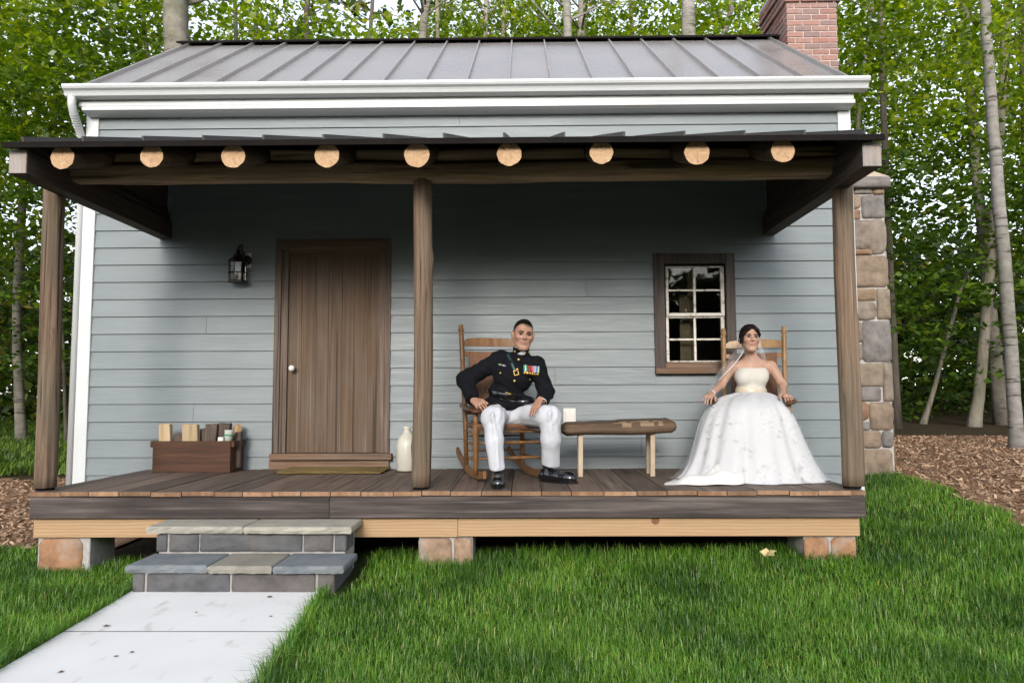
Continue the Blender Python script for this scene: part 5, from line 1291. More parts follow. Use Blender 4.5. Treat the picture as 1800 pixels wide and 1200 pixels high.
def tone(me_obj, hd, V, stubble=0., blush=.0, crop=0.):
    l_ = hd.local(V); x, y, z = l_.T
    lips = np.exp(-((x / .021) ** 4) - ((z + .0545) / .0085) ** 2) * (y < -.06) * (np.abs(x) < .05)
    red = np.clip(lips, 0, 1) * .85 + blush * np.exp(-((np.abs(x) - .042) / .018) ** 2 - ((z + .025) / .02) ** 2) * (y < -.02) * (z > -.12)
    drk = stubble * np.clip((-z - .035) / .03, 0, 1) * (z > -.125) * (y < .0) * (1 - lips) + .16 * np.exp(-(((np.abs(x) - .031) / .016) ** 2) - ((z - .004) / .011) ** 2) * (y < -.05)  # stubble, plus eye socket shading painted into the skin colour
    hr = crop * np.clip((z + 1.15 * y + .012 * np.sin(x * 60) - .3 * np.abs(x) + .018) / .035, 0, 1) * (z > -.07) * (z < .2) * (np.abs(x) < .08) * (np.abs(y) < .14)
    col = np.stack([np.clip(red, 0, 1), np.clip(drk, 0, 1), np.clip(hr, 0, .93), 1 + 0 * x], 1).astype(np.float32)
    a = me_obj.data.attributes.new('tone', 'FLOAT_COLOR', 'POINT'); a.data.foreach_set('color', col.ravel())
def hand(S, wrist, d, nrm_, thumb, sc=1.0, curl=(.35, .45, .35), spread=.06, k=.008, tcurl=.3):
    """palm, four unequal fingers bending away from the back-of-hand side, thumb leaving the side of the palm"""
    d = Vector(d).normalized(); nrm_ = Vector(nrm_); nrm_ = (nrm_ - d * nrm_.dot(d)).normalized(); t = Vector(thumb); t = (t - d * t.dot(d) - nrm_ * t.dot(nrm_)).normalized(); w_ = Vector(wrist)
    for u in (-.026, -.009, .009, .026):
        S.cone(w_ + t * u * .6 * sc + d * .012 * sc, w_ + d * (.085 - abs(u) * .25) * sc + t * u * sc, .0135 * sc, .0115 * sc, .014 * sc)
    tips = []
    for u, ln in ((.0335, .074), (.0115, .084), (-.0105, .078), (-.0315, .060)):
        p = w_ + d * (.088 - abs(u) * .2) * sc + t * u * 1.05 * sc; ang = 0; dr_ = (d + t * u * spread * 30).normalized()
        rr = .0083 * sc if u > -.02 else .0072 * sc
        for kk, fr in enumerate((.45, .30, .25)):
            ang += curl[kk] * random.uniform(.85, 1.15); v_ = dr_ * math.cos(ang) - nrm_ * math.sin(ang); q = p + v_ * ln * fr * sc
            S.cone(p, q, rr, rr * .92, .0025); rr *= .9; p = q
        tips.append((p, v_))
    p = w_ + d * .022 * sc + t * .026 * sc; v_ = (d * .62 + t * .72 - nrm_ * .25).normalized(); q = p + v_ * .040 * sc; S.cone(p, q, .0135 * sc, .011 * sc, .012 * sc)
    v2 = (d * (.9) + t * .25 - nrm_ * tcurl).normalized(); q2 = q + v2 * .030 * sc; S.cone(q, q2, .0105 * sc, .0095 * sc, .005); S.cone(q2, q2 + v2 * .022 * sc, .0095 * sc, .0075 * sc, .004)
    return tips
def bvh_of(V, F): return BVHTree.FromPolygons([tuple(v) for v in V.tolist()], [tuple(f) for f in F.tolist()])
def on(bvh, px, py):
    h = bvh.ray_cast(Vector((0, 0, EYE)), ray(px, py).normalized())
    return (h[0], h[1]) if h[0] is not None else (None, None)
def facing(nv):
    nv = Vector(nv).normalized(); z = nv; x = Vector((0, 0, 1)).cross(z)
    x = x.normalized() if x.length > .01 else Vector((1, 0, 0)); y = z.cross(x)
    return Matrix((x, y, z)).transposed()
def disc(name, bvh, px, py, r, mat, root, h=.006, sq=False, ang=0):
    p, nv = on(bvh, px, py)
    if p is None: return
    R = facing(nv) @ Matrix.Rotation(ang, 3, 'Z')
    if sq:
        V = [p + R @ Vector(q) for q in boxv(-r[0], r[0], -r[1], r[1], -.003, h)]; return mesh_obj(name, V, BF, mat, root)
    v, f = lathe((0, 0, 0), [(r * .98, -.002), (r, h * .4), (r * .8, h * .85), (.0008, h)], 14); return mesh_obj(name, [p + R @ q for q in v], f, mat, root, True)
def strap(name, bvh, pts, w_, mat, root, off=.004):
    row = []
    for px, py in pts:
        p, nv = on(bvh, px, py)
        if p is not None: row.append((p, nv))
    if len(row) < 2: return
    V, F = [], []
    for i, (p, nv) in enumerate(row):
        t = (row[min(i + 1, len(row) - 1)][0] - row[max(i - 1, 0)][0]).normalized(); s = nv.cross(t).normalized()
        for k_, o_ in ((-1, off * .3), (-1, off), (1, off), (1, off * .3)): V.append(p + s * k_ * w_ + nv * o_)
    for i in range(len(row) - 1):
        for j in range(4): F.append((i * 4 + j, (i + 1) * 4 + j, (i + 1) * 4 + (j + 1) % 4, i * 4 + (j + 1) % 4))
    return mesh_obj(name, V, F, mat, root, True)

# ---- the man
man = empty('person', (-.1, 5.95, D), 'man in dark dress jacket with medals and white trousers seated in brown rocker', 'person')
hm = Head(P(919.5, 589, 5.95), 1.07, math.radians(9), math.radians(6), math.radians(4))
J = dict(rh=P(874, 727, 6.14), lh=P(914, 727, 6.10), rk=P(867, 735, 5.66), lk=P(966, 733, 5.74), ra=P(874, 816, 5.60), la=P(966, 808, 5.86),
         rs=P(879, 632, 6.10), ls=P(943, 643, 5.99), re=P(816, 667, 6.14), rw=P(830, 700, 5.96), le=P(960, 688, 6.03), lw=P(953, 703, 5.86))
# trousers
T = SDF(.006)
T.ell(P(893, 732, 6.10), (.17, .14, .09), None, .04)
T.chain([J['rh'], J['rk'] + Vector((0, .02, .0))], [.098, .090], .05); T.chain([J['rk'] + Vector((0, .012, .0)), P(869, 775, 5.62), P(874, 826, 5.60)], [.084, .066, .058], .03)
T.chain([J['lh'], J['lk'] + Vector((0, .02, 0))], [.098, .088], .05); T.chain([J['lk'] + Vector((.0, .012, 0)), P(968, 772, 5.76), P(968, 818, 5.86)], [.084, .074, .070], .03)
T.chain([J['rk'] + Vector((0, -.082, .03)), P(872, 775, 5.556), P(876, 822, 5.545)], [.013, .012, .011], .022); T.chain([J['lk'] + Vector((0, -.082, .03)), P(970, 772, 5.69), P(971, 815, 5.795)], [.013, .012, .011], .022)
T.cut(P(874, 824, 5.60), (.05, .25, -1), .1); T.cut(P(968, 816, 5.86), (-.15, .3, -1), .11)
fold2 = lambda x, y, z: .0030 * np.sin(x * 45 + z * 22 + y * 25) * np.sin(z * 30 - x * 40 + y * 18) + .0026 * np.sin(y * 60 + x * 75 - z * 38) * (z > 1.02)
V, F = T.build(fold2); V = smooth_v(V, F, 2); tr_ = mesh_obj('trousers', V, F, M['trouser'], man, True, center=False); tr_.location = -man.location
bt = bvh_of(V, F)
B = SDF(.0042); hm.add(B)
nb = P(914, 634, 6.03)
B.cone(hm(0, .02, -.05), nb, .054, .06, .03)
chest = P(902, 660, 6.08); pelv = P(894, 722, 6.13)
B.cone(nb, chest, .06, .10, .04).cone(chest, pelv, .10, .10, .04)
B.chain([J['rs'], J['re'], J['rw']], [.045, .036, .027]); B.cone(chest, J['rs'], .06, .045, .04)
B.chain([J['ls'], J['le'], J['lw']], [.045, .036, .027]); B.cone(chest, J['ls'], .06, .045, .04)
for a, b, c in (('rh', 'rk', 'ra'), ('lh', 'lk', 'la')): B.cone(pelv, J[a], .08, .06, .04).chain([J[a], J[b], J[c]], [.06, .045, .03])
hw = J['rw'] + (J['rw'] - J['re']).normalized() * .02
hand(B, hw, (.5, -.55, -.30), (.0, -.62, .78), (.8, .1, .3), 1.08, (.45, .5, .4), .02)
def down(bv, px, py):
    while py < 800:
        h_, n_ = on(bv, px, py)
        if h_ is not None: return h_, n_
        py += 1.5
h1, n1_ = down(bt, 951, 707); h2, n2_ = down(bt, 942, 727)
hw2 = h1 + n1_ * .036 + Vector((0, 0, .012)); B.cone(J['lw'], hw2, .027, .025)
hand(B, hw2, h2 + n2_ * .030 - hw2, n1_ + n2_, (-.9, 0, .1), 1.05, (.05, .16, .14), .05)
V, F = B.build(); V = smooth_v(V, F, 1, .4); body = mesh_obj('body', V, F, M['skin_m'], man, True, center=False); body.location = -man.location; tone(body, hm, V, .06, .2, 1.)
hm.features(man, 'skin_m', .38)
Hs = SDF(.004); Rm = np.array(hm.R)
Hs.ell(hm(0, .017, .037), np.array((.0748, .0922, .0845)) * hm.s, Rm, .01); Hs.ell(hm(0, -.024, .084), np.array((.044, .050, .036)) * hm.s, Rm, .02)
Hs.cut(hm(0, -.060, .092), hm.R @ Vector((0, -1.0, -1)), .3)
V, F = Hs.build(lambda x, y, z: .0012 * np.sin(x * 900) * np.sin(y * 800) * np.sin(z * 850)); mesh_obj('hair', V, F, M['hair'], man, True, center=False).location = -man.location
# jacket
lean = np.array(Matrix.Rotation(math.radians(13), 3, 'Y') @ Matrix.Rotation(math.radians(8), 3, 'X'))
K = SDF(.006)
K.ell(P(902, 658, 6.06), (.172, .122, .165), lean, .03); K.ell(P(889, 692, 6.11), (.150, .120, .095), lean, .04)
K.ell(P(882, 712, 6.08), (.168, .150, .085), None, .03); K.ell(P(876, 712, 5.97), (.10, .09, .05), None, .04); K.ell(P(920, 706, 6.04), (.11, .12, .05), None, .04)
K.cone(J['rs'] + Vector((.01, 0, .004)), J['ls'] + Vector((-.005, 0, .004)), .066, .064, .04); K.cone(nb, J['rs'], .05, .055, .05).cone(nb, J['ls'], .05, .055, .05)
K.chain([J['rs'], J['re'] + Vector((.012, 0, 0)), J['rw'] + (J['rw'] - J['re']).normalized() * .012], [.073, .072, .056], .035)
K.chain([J['ls'], J['le'], J['lw'] + Vector((0, -.012, -.006))], [.070, .064, .054], .035)
K.cone(P(915, 634, 6.02), hm(0, .014, -.100), .070, .066, .03)
K.cut(J['rw'] + (J['rw'] - J['re']).normalized() * .018, J['rw'] - J['re'], .09); K.cut(J['lw'] + Vector((0, -.018, -.008)), (-.12, -.75, -.5), .085)
K.cut(hm(0, .012, -.0915) , hm.R @ Vector((0, -.28, 1)), .085)
K.cut(P(885, 722, 6.0), (.1, 0, -1), .4)
fold = lambda x, y, z: .0035 * np.sin(x * 38 + z * 52 + 2 * np.sin(y * 20)) * np.sin(z * 30 - x * 25 + y * 12) + .002 * np.sin(z * 95 + x * 60)
V, F = K.build(fold); V = smooth_v(V, F, 2); jk = mesh_obj('jacket', V, F, M['navy'], man, True, center=False); jk.location = -man.location
bj = bvh_of(V, F)
def shoe(heel, toe, ank):
    S = SDF(.004); heel, toe = Vector(heel), Vector(toe); d = (toe - heel).normalized(); s = Vector((-d.y, d.x, 0))
    S.cone(heel + Vector((0, 0, .040)), toe - d * .05 + Vector((0, 0, .034)), .044, .051, .03); S.cone(toe - d * .06 + Vector((0, 0, .03)), toe - d * .028 + Vector((0, 0, .028)), .050, .042, .03)
    S.cone(heel + d * .02 + Vector((0, 0, .05)), heel + d * .11 + Vector((0, 0, .058)), .040, .034, .03); S.cone(heel + d * .02 + Vector((0, 0, .06)), ank, .040, .036, .03)
    S.cut((heel + toe) / 2 + Vector((0, 0, .012)), (0, 0, -1), .3); S.cut(heel + d * .03 + Vector((0, 0, .105)), (0, 0, 1), .12)
    V, F = S.build(); V = smooth_v(V, F, 1)
    o = mesh_obj('shoe', V, F, M['leather'], man, True, center=False); o.location = -man.location
    n = 22; ring = []
    for i in range(n):
        a = 2 * math.pi * i / n; c, q = math.cos(a), math.sin(a); ln = (toe - heel).length / 2 + .03
        ring.append((heel + toe) / 2 + d * (c * ln + .0) + s * q * (.056 - .009 * (c < 0) ))
    V = [(p.x, p.y, D) for p in ring] + [(p.x, p.y, D + .014) for p in ring]
    so = mesh_obj('sole', V, [tuple(reversed(range(n)))] + [(i, (i + 1) % n, (i + 1) % n + n, i + n) for i in range(n)] + [tuple(range(n, 2 * n))], M['leather'], o)
    for k_ in range(4):
        c = heel + d * (.085 + k_ * .018) + Vector((0, 0, .094 - k_ * .008)); v, f = tube([c - s * .018, c + Vector((0, 0, .004)), c + s * .018], .0025, 6); mesh_obj('lace', v, f, M['sock'], o, True)
    sk = SDF(.005); sk.cone(heel + d * .02 + Vector((0, 0, .07)), Vector(ank) + Vector((0, 0, .05)), .038, .042); V, F = sk.build(); mesh_obj('sock', V, F, M['sock'], man, True, center=False).location = -man.location
ra_, la_ = J['ra'], J['la']
shoe((ra_.x + .005, ra_.y + .05, D), (ra_.x + .012, ra_.y - .20, D), (ra_.x, ra_.y + .02, D + .13))
shoe((la_.x - .045, la_.y + .02, D), (la_.x + .185, la_.y - .115, D), (la_.x - .01, la_.y + .01, D + .13))
# belt, buckle, buttons, medals
belt = SDF(.005); 
for q in K.p[:5]: belt.ell(q[1], q[2] + .008, q[3], q[5])
up = Vector(lean @ np.array((0, 0, 1))); bc = P(889, 693, 6.1)
belt.cut(bc + up * .026, up, .4); belt.cut(bc - up * .022, -up, .4)
V, F = belt.build(); V = smooth_v(V, F, 1); bl_ = mesh_obj('belt', V, F, M['leather'], man, True, center=False); bl_.location = -man.location
bb = bvh_of(V, F)
p, nv = on(bb, 896, 692)
if p:
    R = facing(nv) @ Matrix.Rotation(-.12, 3, 'Z'); w_, h_ = .030, .036
    for q in ((-w_, w_, h_ - .008, h_), (-w_, w_, -h_, -h_ + .008), (-w_, -w_ + .009, -h_ + .009, h_ - .009), (w_ - .009, w_, -h_ + .009, h_ - .009), (-.003, .003, -h_ + .009, h_ - .009)):
        mesh_obj('buckle_bar', [p + R @ Vector(v) for v in boxv(q[0], q[1], q[2], q[3], .001, .009)], BF, M['gold'], bl_)
for px, py in ((911.5, 632), (904.5, 669.5), (909, 649)): disc('button', bj, px, py, .0105, M['gold'], man, .008)
for px, py in ((879.5, 655.5), (931.5, 667), (892, 608.5), (929, 618.5)): disc('button', bj, px, py, .0085, M['gold'], man, .007)
disc('collar_emblem', bj, 905, 618, .012, M['gold'], man, .006); disc('collar_emblem', bj, 921, 623, .009, M['gold'], man, .006)
strap('cross_strap', bj, [(890, 614), (893, 622), (897, 631), (901, 641), (905, 651)], .012, M['green_strap'], man)
p, nv = on(bj, 907, 655)
if p:
    R = facing(nv) @ Matrix.Rotation(.25, 3, 'Z')
    for q in ((-.02, .02, .015, .02), (-.02, .02, -.02, -.015), (-.02, -.015, -.015, .015), (.015, .02, -.015, .015)): mesh_obj('strap_buckle', [p + R @ Vector(v) for v in boxv(*q, .002, .008)], BF, M['gold'], man)
cols = [(.03, .25, .13), (.7, .7, .7), (.02, .22, .12), (.25, .10, .06), (.42, .04, .05), (.55, .06, .06), (.45, .25, .3), (.42, .36, .5), (.10, .16, .40), (.35, .45, .25)]
for i, c in enumerate(cols):
    nm = f'ribbon_cloth_{i}'; M[nm] = plain(nm, c, .8, var=.05)
    px = 921.5 + i * 2.72; p, nv = on(bj, px, 646.3 + i * .35)
    if p:
        R = facing(nv) @ Matrix.Rotation(-.06, 3, 'Z'); mesh_obj('medal_ribbon', [p + R @ Vector(v) for v in boxv(-.0062, .0062, -.026, .026, .001, .007)], BF, M[nm], man)
for i in range(6):
    disc('medal', bj, 923 + i * 4.3, 655.5 + i * .55, .0145, M['gold'], man, .008 + .002 * (i % 2))
for i, c in enumerate((0, 9, 3, 7, 8)): disc('ribbon_bar', bj, 877.2 + i * 2.7, 640.2 + i * .75, (.0063, .0055), M[f'ribbon_cloth_{c}'], man, .005, True, -.2)
for px, py in ((878, 609), (940, 626)):
    pass
strap('epaulette', bj, [(868, 612), (874, 609.5), (880, 608), (886, 607.5), (891, 608)], .020, M['navy'], man, .008); strap('epaulette', bj, [(931, 620), (937, 624), (943, 629), (948, 634)], .020, M['navy'], man, .008)
cw = SDF(.004); cw.cone(hm(0, .012, -.115), hm(0, .012, -.088), .0590, .0590); cw.cut(hm(0, .012, -.0885), hm.R @ Vector((0, -.28, 1)), .085); V, F = cw.build(); mesh_obj('white_collar', V, F, M['trouser'], man, True, center=False).location = -man.location
wc = J['lw'] + Vector((-.002, -.026, -.016)); ax = Vector((-.12, -.75, -.5)).normalized()
v, f = lathe(wc, [(.036, -.006), (.038, 0), (.036, .006)], 20, facing(ax)); mesh_obj('watch', v, f[:-2], M['porcelain'], man, True)

# ---- the bride
brd = empty('person', (1.93, 6.1, D), 'bride in white strapless gown with dark pinned-up hair seated in golden rocker', 'person')
hb = Head(P(1318, 595, 6.20), .98, math.radians(-3), math.radians(2), math.radians(-2))
JB = dict(rs=P(1288, 643, 6.28), ls=P(1356, 643, 6.26), re=P(1267, 677, 6.26), rw=P(1250, 692, 6.08), le=P(1375, 676, 6.22), lw=P(1376, 692, 6.0))
B = SDF(.0042); hb.add(B, True)
nb = P(1321, 634, 6.27)
B.cone(hb(0, .022, -.05), nb, .045, .047, .03); B.cone(nb, JB['rs'] + Vector((.03, 0, -.005)), .035, .040, .05); B.cone(nb, JB['ls'] + Vector((-.03, 0, -.005)), .035, .040, .05)
B.ell(P(1321, 655, 6.28), (.135, .085, .10), None, .05); B.ell(P(1308, 664, 6.235), (.05, .045, .05), None, .03); B.ell(P(1334, 664, 6.235), (.05, .045, .05), None, .03)
B.ell(P(1320, 690, 6.27), (.11, .085, .10), None, .04); pb_ = P(1318, 715, 6.25); B.ell(pb_, (.14, .12, .09), None, .04)
B.chain([JB['rs'], JB['re'], JB['rw']], [.043, .033, .022], .03); B.chain([JB['ls'], JB['le'], JB['lw']], [.043, .033, .022], .03)
for sx in (-1, 1):
    kn_ = Vector((1.82 + sx * .1, 5.93, D + .46)); B.chain([pb_ + Vector((sx * .08, 0, 0)), kn_, Vector((kn_.x - .02, 6.0, D + .08)), Vector((kn_.x - .03, 5.90, D + .05))], [.075, .055, .035, .03], .03)
hand(B, JB['rw'] + (JB['rw'] - JB['re']).normalized() * .01, (-.42, -.72, -.22), (-.1, -.45, .85), (.8, -.3, .1), .92, (.45, .45, .35), .05)
hand(B, JB['lw'] + (JB['lw'] - JB['le']).normalized() * .01, (.12, -.85, -.18), (.05, -.45, .88), (-.9, 0, .1), .92, (.45, .45, .35), .05)
V, F = B.build(); V = smooth_v(V, F, 1, .4); body = mesh_obj('body', V, F, M['skin_f'], brd, True, center=False); body.location = -brd.location; tone(body, hb, V, 0, .35)
hb.features(brd, 'skin_f', .42, 'hairbrown', True)
Hs = SDF(.004); Rm = np.array(hb.R); s_ = hb.s
Hs.ell(hb(0, .022, .038), np.array((.081, .096, .090)) * s_, Rm, .01); Hs.ell(hb(.005, -.03, .088), np.array((.05, .04, .026)) * s_, Rm, .02)
Hs.cut(hb(0, -.070, .078), hb.R @ Vector((0, -1.0, -1)), .3)
Hs2 = SDF(.004)
Hs2.ell(hb(0, .105, .0), np.array((.055, .045, .055)) * s_, Rm, .02)
for ch_ in ([(.016, -.062, .098), (-.03, -.070, .078), (-.062, -.052, .035), (-.076, -.022, -.012), (-.078, .01, -.045)], [(.010, -.05, .108), (-.045, -.05, .088), (-.078, -.015, .03), (-.08, .03, -.02)],
            [(.014, -.062, .098), (.045, -.062, .066), (.066, -.040, .032), (.077, -.005, .022)], [(.02, -.04, .105), (.06, -.03, .075), (.08, .02, .03)], [(-.068, -.04, .0), (-.074, -.036, -.04), (-.069, -.034, -.07)]):
    Hs2.chain([hb(*q) for q in ch_], [.012 * s_, .017 * s_, .014 * s_, .010 * s_, .005 * s_][:len(ch_)] if len(ch_) > 3 else [.008 * s_, .006 * s_, .003 * s_], .012)
strand = lambda x, y, z: .0012 * np.sin(x * 700 + z * 500) * np.sin(y * 600 - z * 300)
for H_ in (Hs, Hs2):
    V, F = H_.build(strand); mesh_obj('hair', V, F, M['hairbrown'], brd, True, center=False).location = -brd.location
# bodice, sash, skirt, overlay, train, veil
def lace_mat(name, base, hi, scale, strength, alpha=None):
    m, t, b = newmat(name)
    vo = N(t, 'TexVoronoi'); vo.inputs['Scale'].default_value = scale; vo.inputs['Randomness'].default_value = 1
    n = N(t, 'TexNoise'); n.inputs['Scale'].default_value = scale * .5; n.inputs['Detail'].default_value = 5
    cv = coords(t, rand=False); L(t, cv, n.inputs['Vector'])
    wv = mixc(t, .12, cv, n.outputs[1]); L(t, wv, vo.inputs['Vector'])
    f = ramp(t, vo.outputs['Distance'], [(.15, (1, 1, 1)), (.5, (0, 0, 0))]).outputs[0]
    n2 = N(t, 'TexNoise'); n2.inputs['Scale'].default_value = scale * .22; L(t, cv, n2.inputs['Vector'])
    f2 = mixc(t, 1., f, ramp(t, n2.outputs[0], [(.45, (0, 0, 0)), (.6, (1, 1, 1))]).outputs[0], 'MULTIPLY')
    L(t, mixc(t, f2, base, hi), b.inputs['Base Color']); b.inputs['Roughness'].default_value = .75; b.inputs['Specular IOR Level'].default_value = .25; b.inputs['Sheen Weight'].default_value = .1
    bump(t, b, f2, strength, .003)
    if alpha is not None:
        a_ = ramp(t, f2, [(0, (alpha,) * 3), (1, (min(1, alpha + .12),) * 3)]).outputs[0]; L(t, a_, b.inputs['Alpha'])
    return m
M['gown'] = lace_mat('white_gown', (.60, .60, .61), (.66, .645, .625), 26, .22); M['bodice'] = lace_mat('ivory_lace_bodice', (.52, .49, .44), (.62, .59, .54), 60, .4)
M['tulle'] = lace_mat('tulle_overlay', (.55, .56, .58), (.58, .565, .54), 24, .2, .13); M['satin'] = plain('white_satin', (.64, .625, .60), .35, var=.03)
M['sash'] = plain('cream_satin_sash', (.52, .44, .33), .35, var=.06, scale=20)
def sheer(name, a):
    m, t, b = newmat(name); b.inputs['Base Color'].default_value = (.8, .8, .82, 1); b.inputs['Roughness'].default_value = .8; b.inputs['Alpha'].default_value = a; return m
M['veil'] = sheer('veil_tulle', .23)
Bo = SDF(.005)
Bo.ell(P(1321, 657, 6.28), (.143, .098, .112), None, .05); Bo.ell(P(1307, 664, 6.215), (.064, .062, .066), None, .06); Bo.ell(P(1335, 664, 6.215), (.064, .062, .066), None, .06); Bo.ell(P(1320, 690, 6.27), (.126, .102, .115), None, .04)
n0 = len(Bo.p)
Bo.cut(P(1320, 646.5, 6.2), (0, -.12, 1), .4); Bo.cut(P(1320, 694, 6.2), (0, .2, -1), .4)
V, F = Bo.build(); V = smooth_v(V, F, 1); mesh_obj('bodice', V, F, M['bodice'], brd, True, center=False).location = -brd.location
Sa = SDF(.005)
for q in Bo.p: Sa.ell(q[1], q[2] + .005, q[3], q[5])
tl = math.radians(4); un = Vector((math.sin(tl), -.1, math.cos(tl)))
Sa.cut(P(1320, 681.5, 6.18), un, .4); Sa.cut(P(1320, 692.5, 6.18), -un, .4)
V, F = Sa.build(); V = smooth_v(V, F, 1); mesh_obj('sash', V, F, M['sash'], brd, True, center=False).location = -brd.location
rings = [(692, 1293, 1346, 6.145, 6.40), (695.5, 1287, 1353, 6.07, 6.42), (699, 1270, 1364, 5.99, 6.43), (705, 1257, 1372, 5.91, 6.44), (713, 1247, 1379, 5.83, 6.44), (725, 1240, 1387, 5.78, 6.43), (748, 1231, 1398, 5.74, 6.42),
         (775, 1225, 1409, 5.71, 6.40), (800, 1219, 1421, 5.69, 6.38), (820, 1212, 1433, 5.66, 6.36), (836, 1202, 1443, 5.63, 6.34), (850, 1194, 1450, 5.61, 6.32)]
def skirt(grow, hem_extra, amp, seed, zlow):
    r = random.Random(seed); nth = 144; V, F = [], []
    ph = [r.uniform(0, 6.28) for _ in range(8)]
    for i, (py, a, b, yf, yb_) in enumerate(rings):
        ym = yf * .5 + yb_ * .5; A, Bp = P(a, py, ym), P(b, py, ym); cx = (A.x + Bp.x) / 2; hx = (Bp.x - A.x) / 2 + grow; hy = (yb_ - yf) / 2 + grow; z_ = A.z
        t = i / (len(rings) - 1)
        if i == len(rings) - 1: z_ = zlow
        else: z_ = max(z_ + (.012 if i < 4 else 0), zlow + .01)
        e = hem_extra * max(0, t - .7) / .3; hx += e; hy += e * .5
        for j in range(nth):
            th = 2 * math.pi * j / nth; c, s = math.cos(th), math.sin(th); p = 2.3
            k_ = (abs(c) ** p + abs(s) ** p) ** (-1 / p)
            am = amp * (t ** 1.3); w_ = am * (.6 * math.sin(9 * th + ph[0] + t) + .45 * math.sin(14 * th + ph[1] - 2 * t) + .3 * math.sin(23 * th + ph[2] + 1.5 * t) + .25 * math.sin(4 * th + ph[3]))
            zz_ = z_ + (.006 * math.sin(6 * th + ph[4]) + .004 * math.sin(13 * th)) * (1 if 0 < i < len(rings) - 1 else 0)
            V.append((cx + c * k_ * (hx + w_), ym + s * k_ * (hy + w_), zz_))
    for i in range(len(rings) - 1):
        for j in range(nth): F.append((i * nth + j, (i + 1) * nth + j, (i + 1) * nth + (j + 1) % nth, i * nth + (j + 1) % nth))
    return V, F
def subd(o, lv=1):
    m = o.modifiers.new('sub', 'SUBSURF'); m.levels = lv; m.render_levels = lv; return o
v, f = skirt(0, 0, .030, 4, D + .004); f = [tuple(reversed(q)) for q in f]; subd(mesh_obj('skirt', v, f, M['gown'], brd, True))
v, f = skirt(.012, .05, .030, 4, D + .003); f = [tuple(reversed(q)) for q in f]; subd(mesh_obj('tulle_overlay', v, f, M['tulle'], brd, True))
# satin train folded over on the floor at the front left
def train(px0, px1, y_back, y_front, hfun, mat, name, sh):
    nu, nv_ = 60, 26; V, F = [], []
    for i in range(nu):
        u = i / (nu - 1)
        for j in range(nv_):
            w_ = j / (nv_ - 1); yy = y_back + (y_front(u) - y_back) * w_; x = P(px0(w_) + (px1(w_) - px0(w_)) * u, 850, yy).x
            V.append((x, yy, D + .005 + hfun(u, w_)))
    for i in range(nu - 1):
        for j in range(nv_ - 1): F.append((i * nv_ + j, i * nv_ + j + 1, (i + 1) * nv_ + j + 1, (i + 1) * nv_ + j))
    o = mesh_obj(name, V, F, mat, brd, True); m = o.modifiers.new('solid', 'SOLIDIFY'); m.thickness = .004; return subd(o)
def h1_(u, w_):
    roll = .078 * math.exp(-((w_ - .80) / .13) ** 2) * (.4 + .6 * min(1, u * 1.6)) + .13 * math.exp(-((w_ - .62 + .25 * u) / .16) ** 2) * math.exp(-((u - .62) / .20) ** 2)
    return (roll + .075 * max(0, u - .25) * (1 - w_) * 1.5 + .014 * math.sin(u * 17 + w_ * 4) * w_) * (1 - .9 * max(0, (w_ - .93) / .07)) * (.25 + .75 * min(1, u * 5))
train(lambda w_: 1186 - 20 * w_, lambda w_: 1322 + 4 * w_, 5.95, lambda u: 5.60 - .045 * u - .02 * math.sin(u * 5) + .22 * max(0, (u - .8) / .2) ** 2, h1_, M['satin'], 'train', 0)
def h2_(u, w_): return (.05 * (1 - w_) ** 1.5 + .008 * math.sin(u * 22 + w_ * 5) * w_) * (1 - .8 * max(0, (u - .85) / .15))
train(lambda w_: 1330, lambda w_: 1440 + 16 * w_, 5.95, lambda u: 5.61 + .05 * u + .18 * max(0, (.2 - u) / .2) ** 2, h2_, M['tulle'], 'tulle_hem', 0)
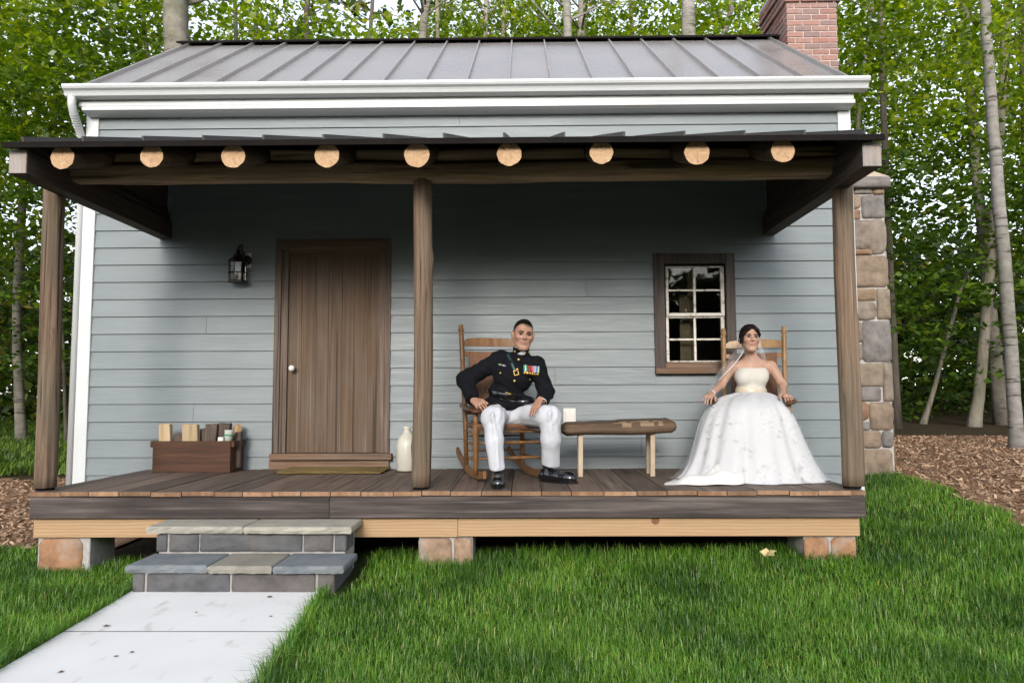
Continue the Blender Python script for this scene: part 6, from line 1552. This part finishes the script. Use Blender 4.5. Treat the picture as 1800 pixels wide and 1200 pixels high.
# appliqué flowers standing off the skirt outline and front
ap = M['satin']; rr_ = random.Random(11); sk_o = [o for o in brd.children if o.name.startswith('skirt')][0]
v, f = skirt(.013, .03, .030, 4, D + .004); ba = BVHTree.FromPolygons([tuple(q) for q in v], f)
for k_ in range(28):
    px, py = rr_.uniform(1225, 1415), rr_.uniform(712, 845); p, nv = on(ba, px, py)
    if p is None: continue
    if nv.y > 0: nv = -nv
    R = facing(nv) @ Matrix.Rotation(rr_.uniform(0, 6), 3, 'Z'); q = rr_.uniform(.012, .022)
    Vp, Fp = [], []
    for a in range(5):
        th = a * 2 * math.pi / 5; c, s = math.cos(th), math.sin(th); o_ = len(Vp)
        for x, y, z_ in ((0, 0, .001), (.55, -.32, .0015), (1, 0, .0025), (.55, .32, .0015)): Vp.append(p + R @ Vector(((x * c - y * s) * q, (x * s + y * c) * q, z_)))
        Fp.append((o_, o_ + 1, o_ + 2, o_ + 3))
    mesh_obj('lace_flower', Vp, Fp, M['gown'], brd)
# veil: falls behind both shoulders, corded edge on the near side
def veil(rows, name='veil'):
    V, F = [], []; n = 14
    for ri, (a, b) in enumerate(rows):
        for i in range(n):
            t = i / (n - 1); p = P(*a).lerp(P(*b), t); p.y += .015 * math.sin(t * 11 + ri * .8); p.x += .004 * math.sin(t * 17 + ri); V.append(p)
    for r_ in range(len(rows) - 1):
        for i in range(n - 1): F.append((r_ * n + i, r_ * n + i + 1, (r_ + 1) * n + i + 1, (r_ + 1) * n + i))
    return subd(mesh_obj(name, V, F, M['veil'], brd, True))
veil([((1304, 590, 6.24), (1300, 590, 6.36)), ((1309, 612, 6.20), (1295, 614, 6.42)), ((1303, 624, 6.17), (1280, 630, 6.40)), ((1291, 640, 6.15), (1264, 650, 6.38)), ((1276, 655, 6.13), (1248, 672, 6.36)), ((1264, 668, 6.13), (1242, 695, 6.36)), ((1254, 690, 6.2), (1240, 712, 6.36))])
v, f = tube([P(1309, 612, 6.195), P(1303, 624, 6.165), P(1291, 640, 6.145), P(1276, 655, 6.125), P(1264, 668, 6.125)], .0032, 6); mesh_obj('veil_cord', v, f, M['satin'], brd, True)
veil([((1331, 590, 6.28), (1334, 590, 6.36)), ((1332, 605, 6.27), (1339, 606, 6.36)), ((1333, 617, 6.28), (1345, 624, 6.4)), ((1336, 628, 6.36), (1350, 640, 6.42))])
# bracelet and ring
ax = (JB['rw'] - JB['re']).normalized()
v, f = lathe(JB['rw'] - ax * .008, [(.029, -.008), (.031, 0), (.029, .008)], 18, facing(ax)); mesh_obj('bracelet', v, f[:-2], M['porcelain'], brd, True)
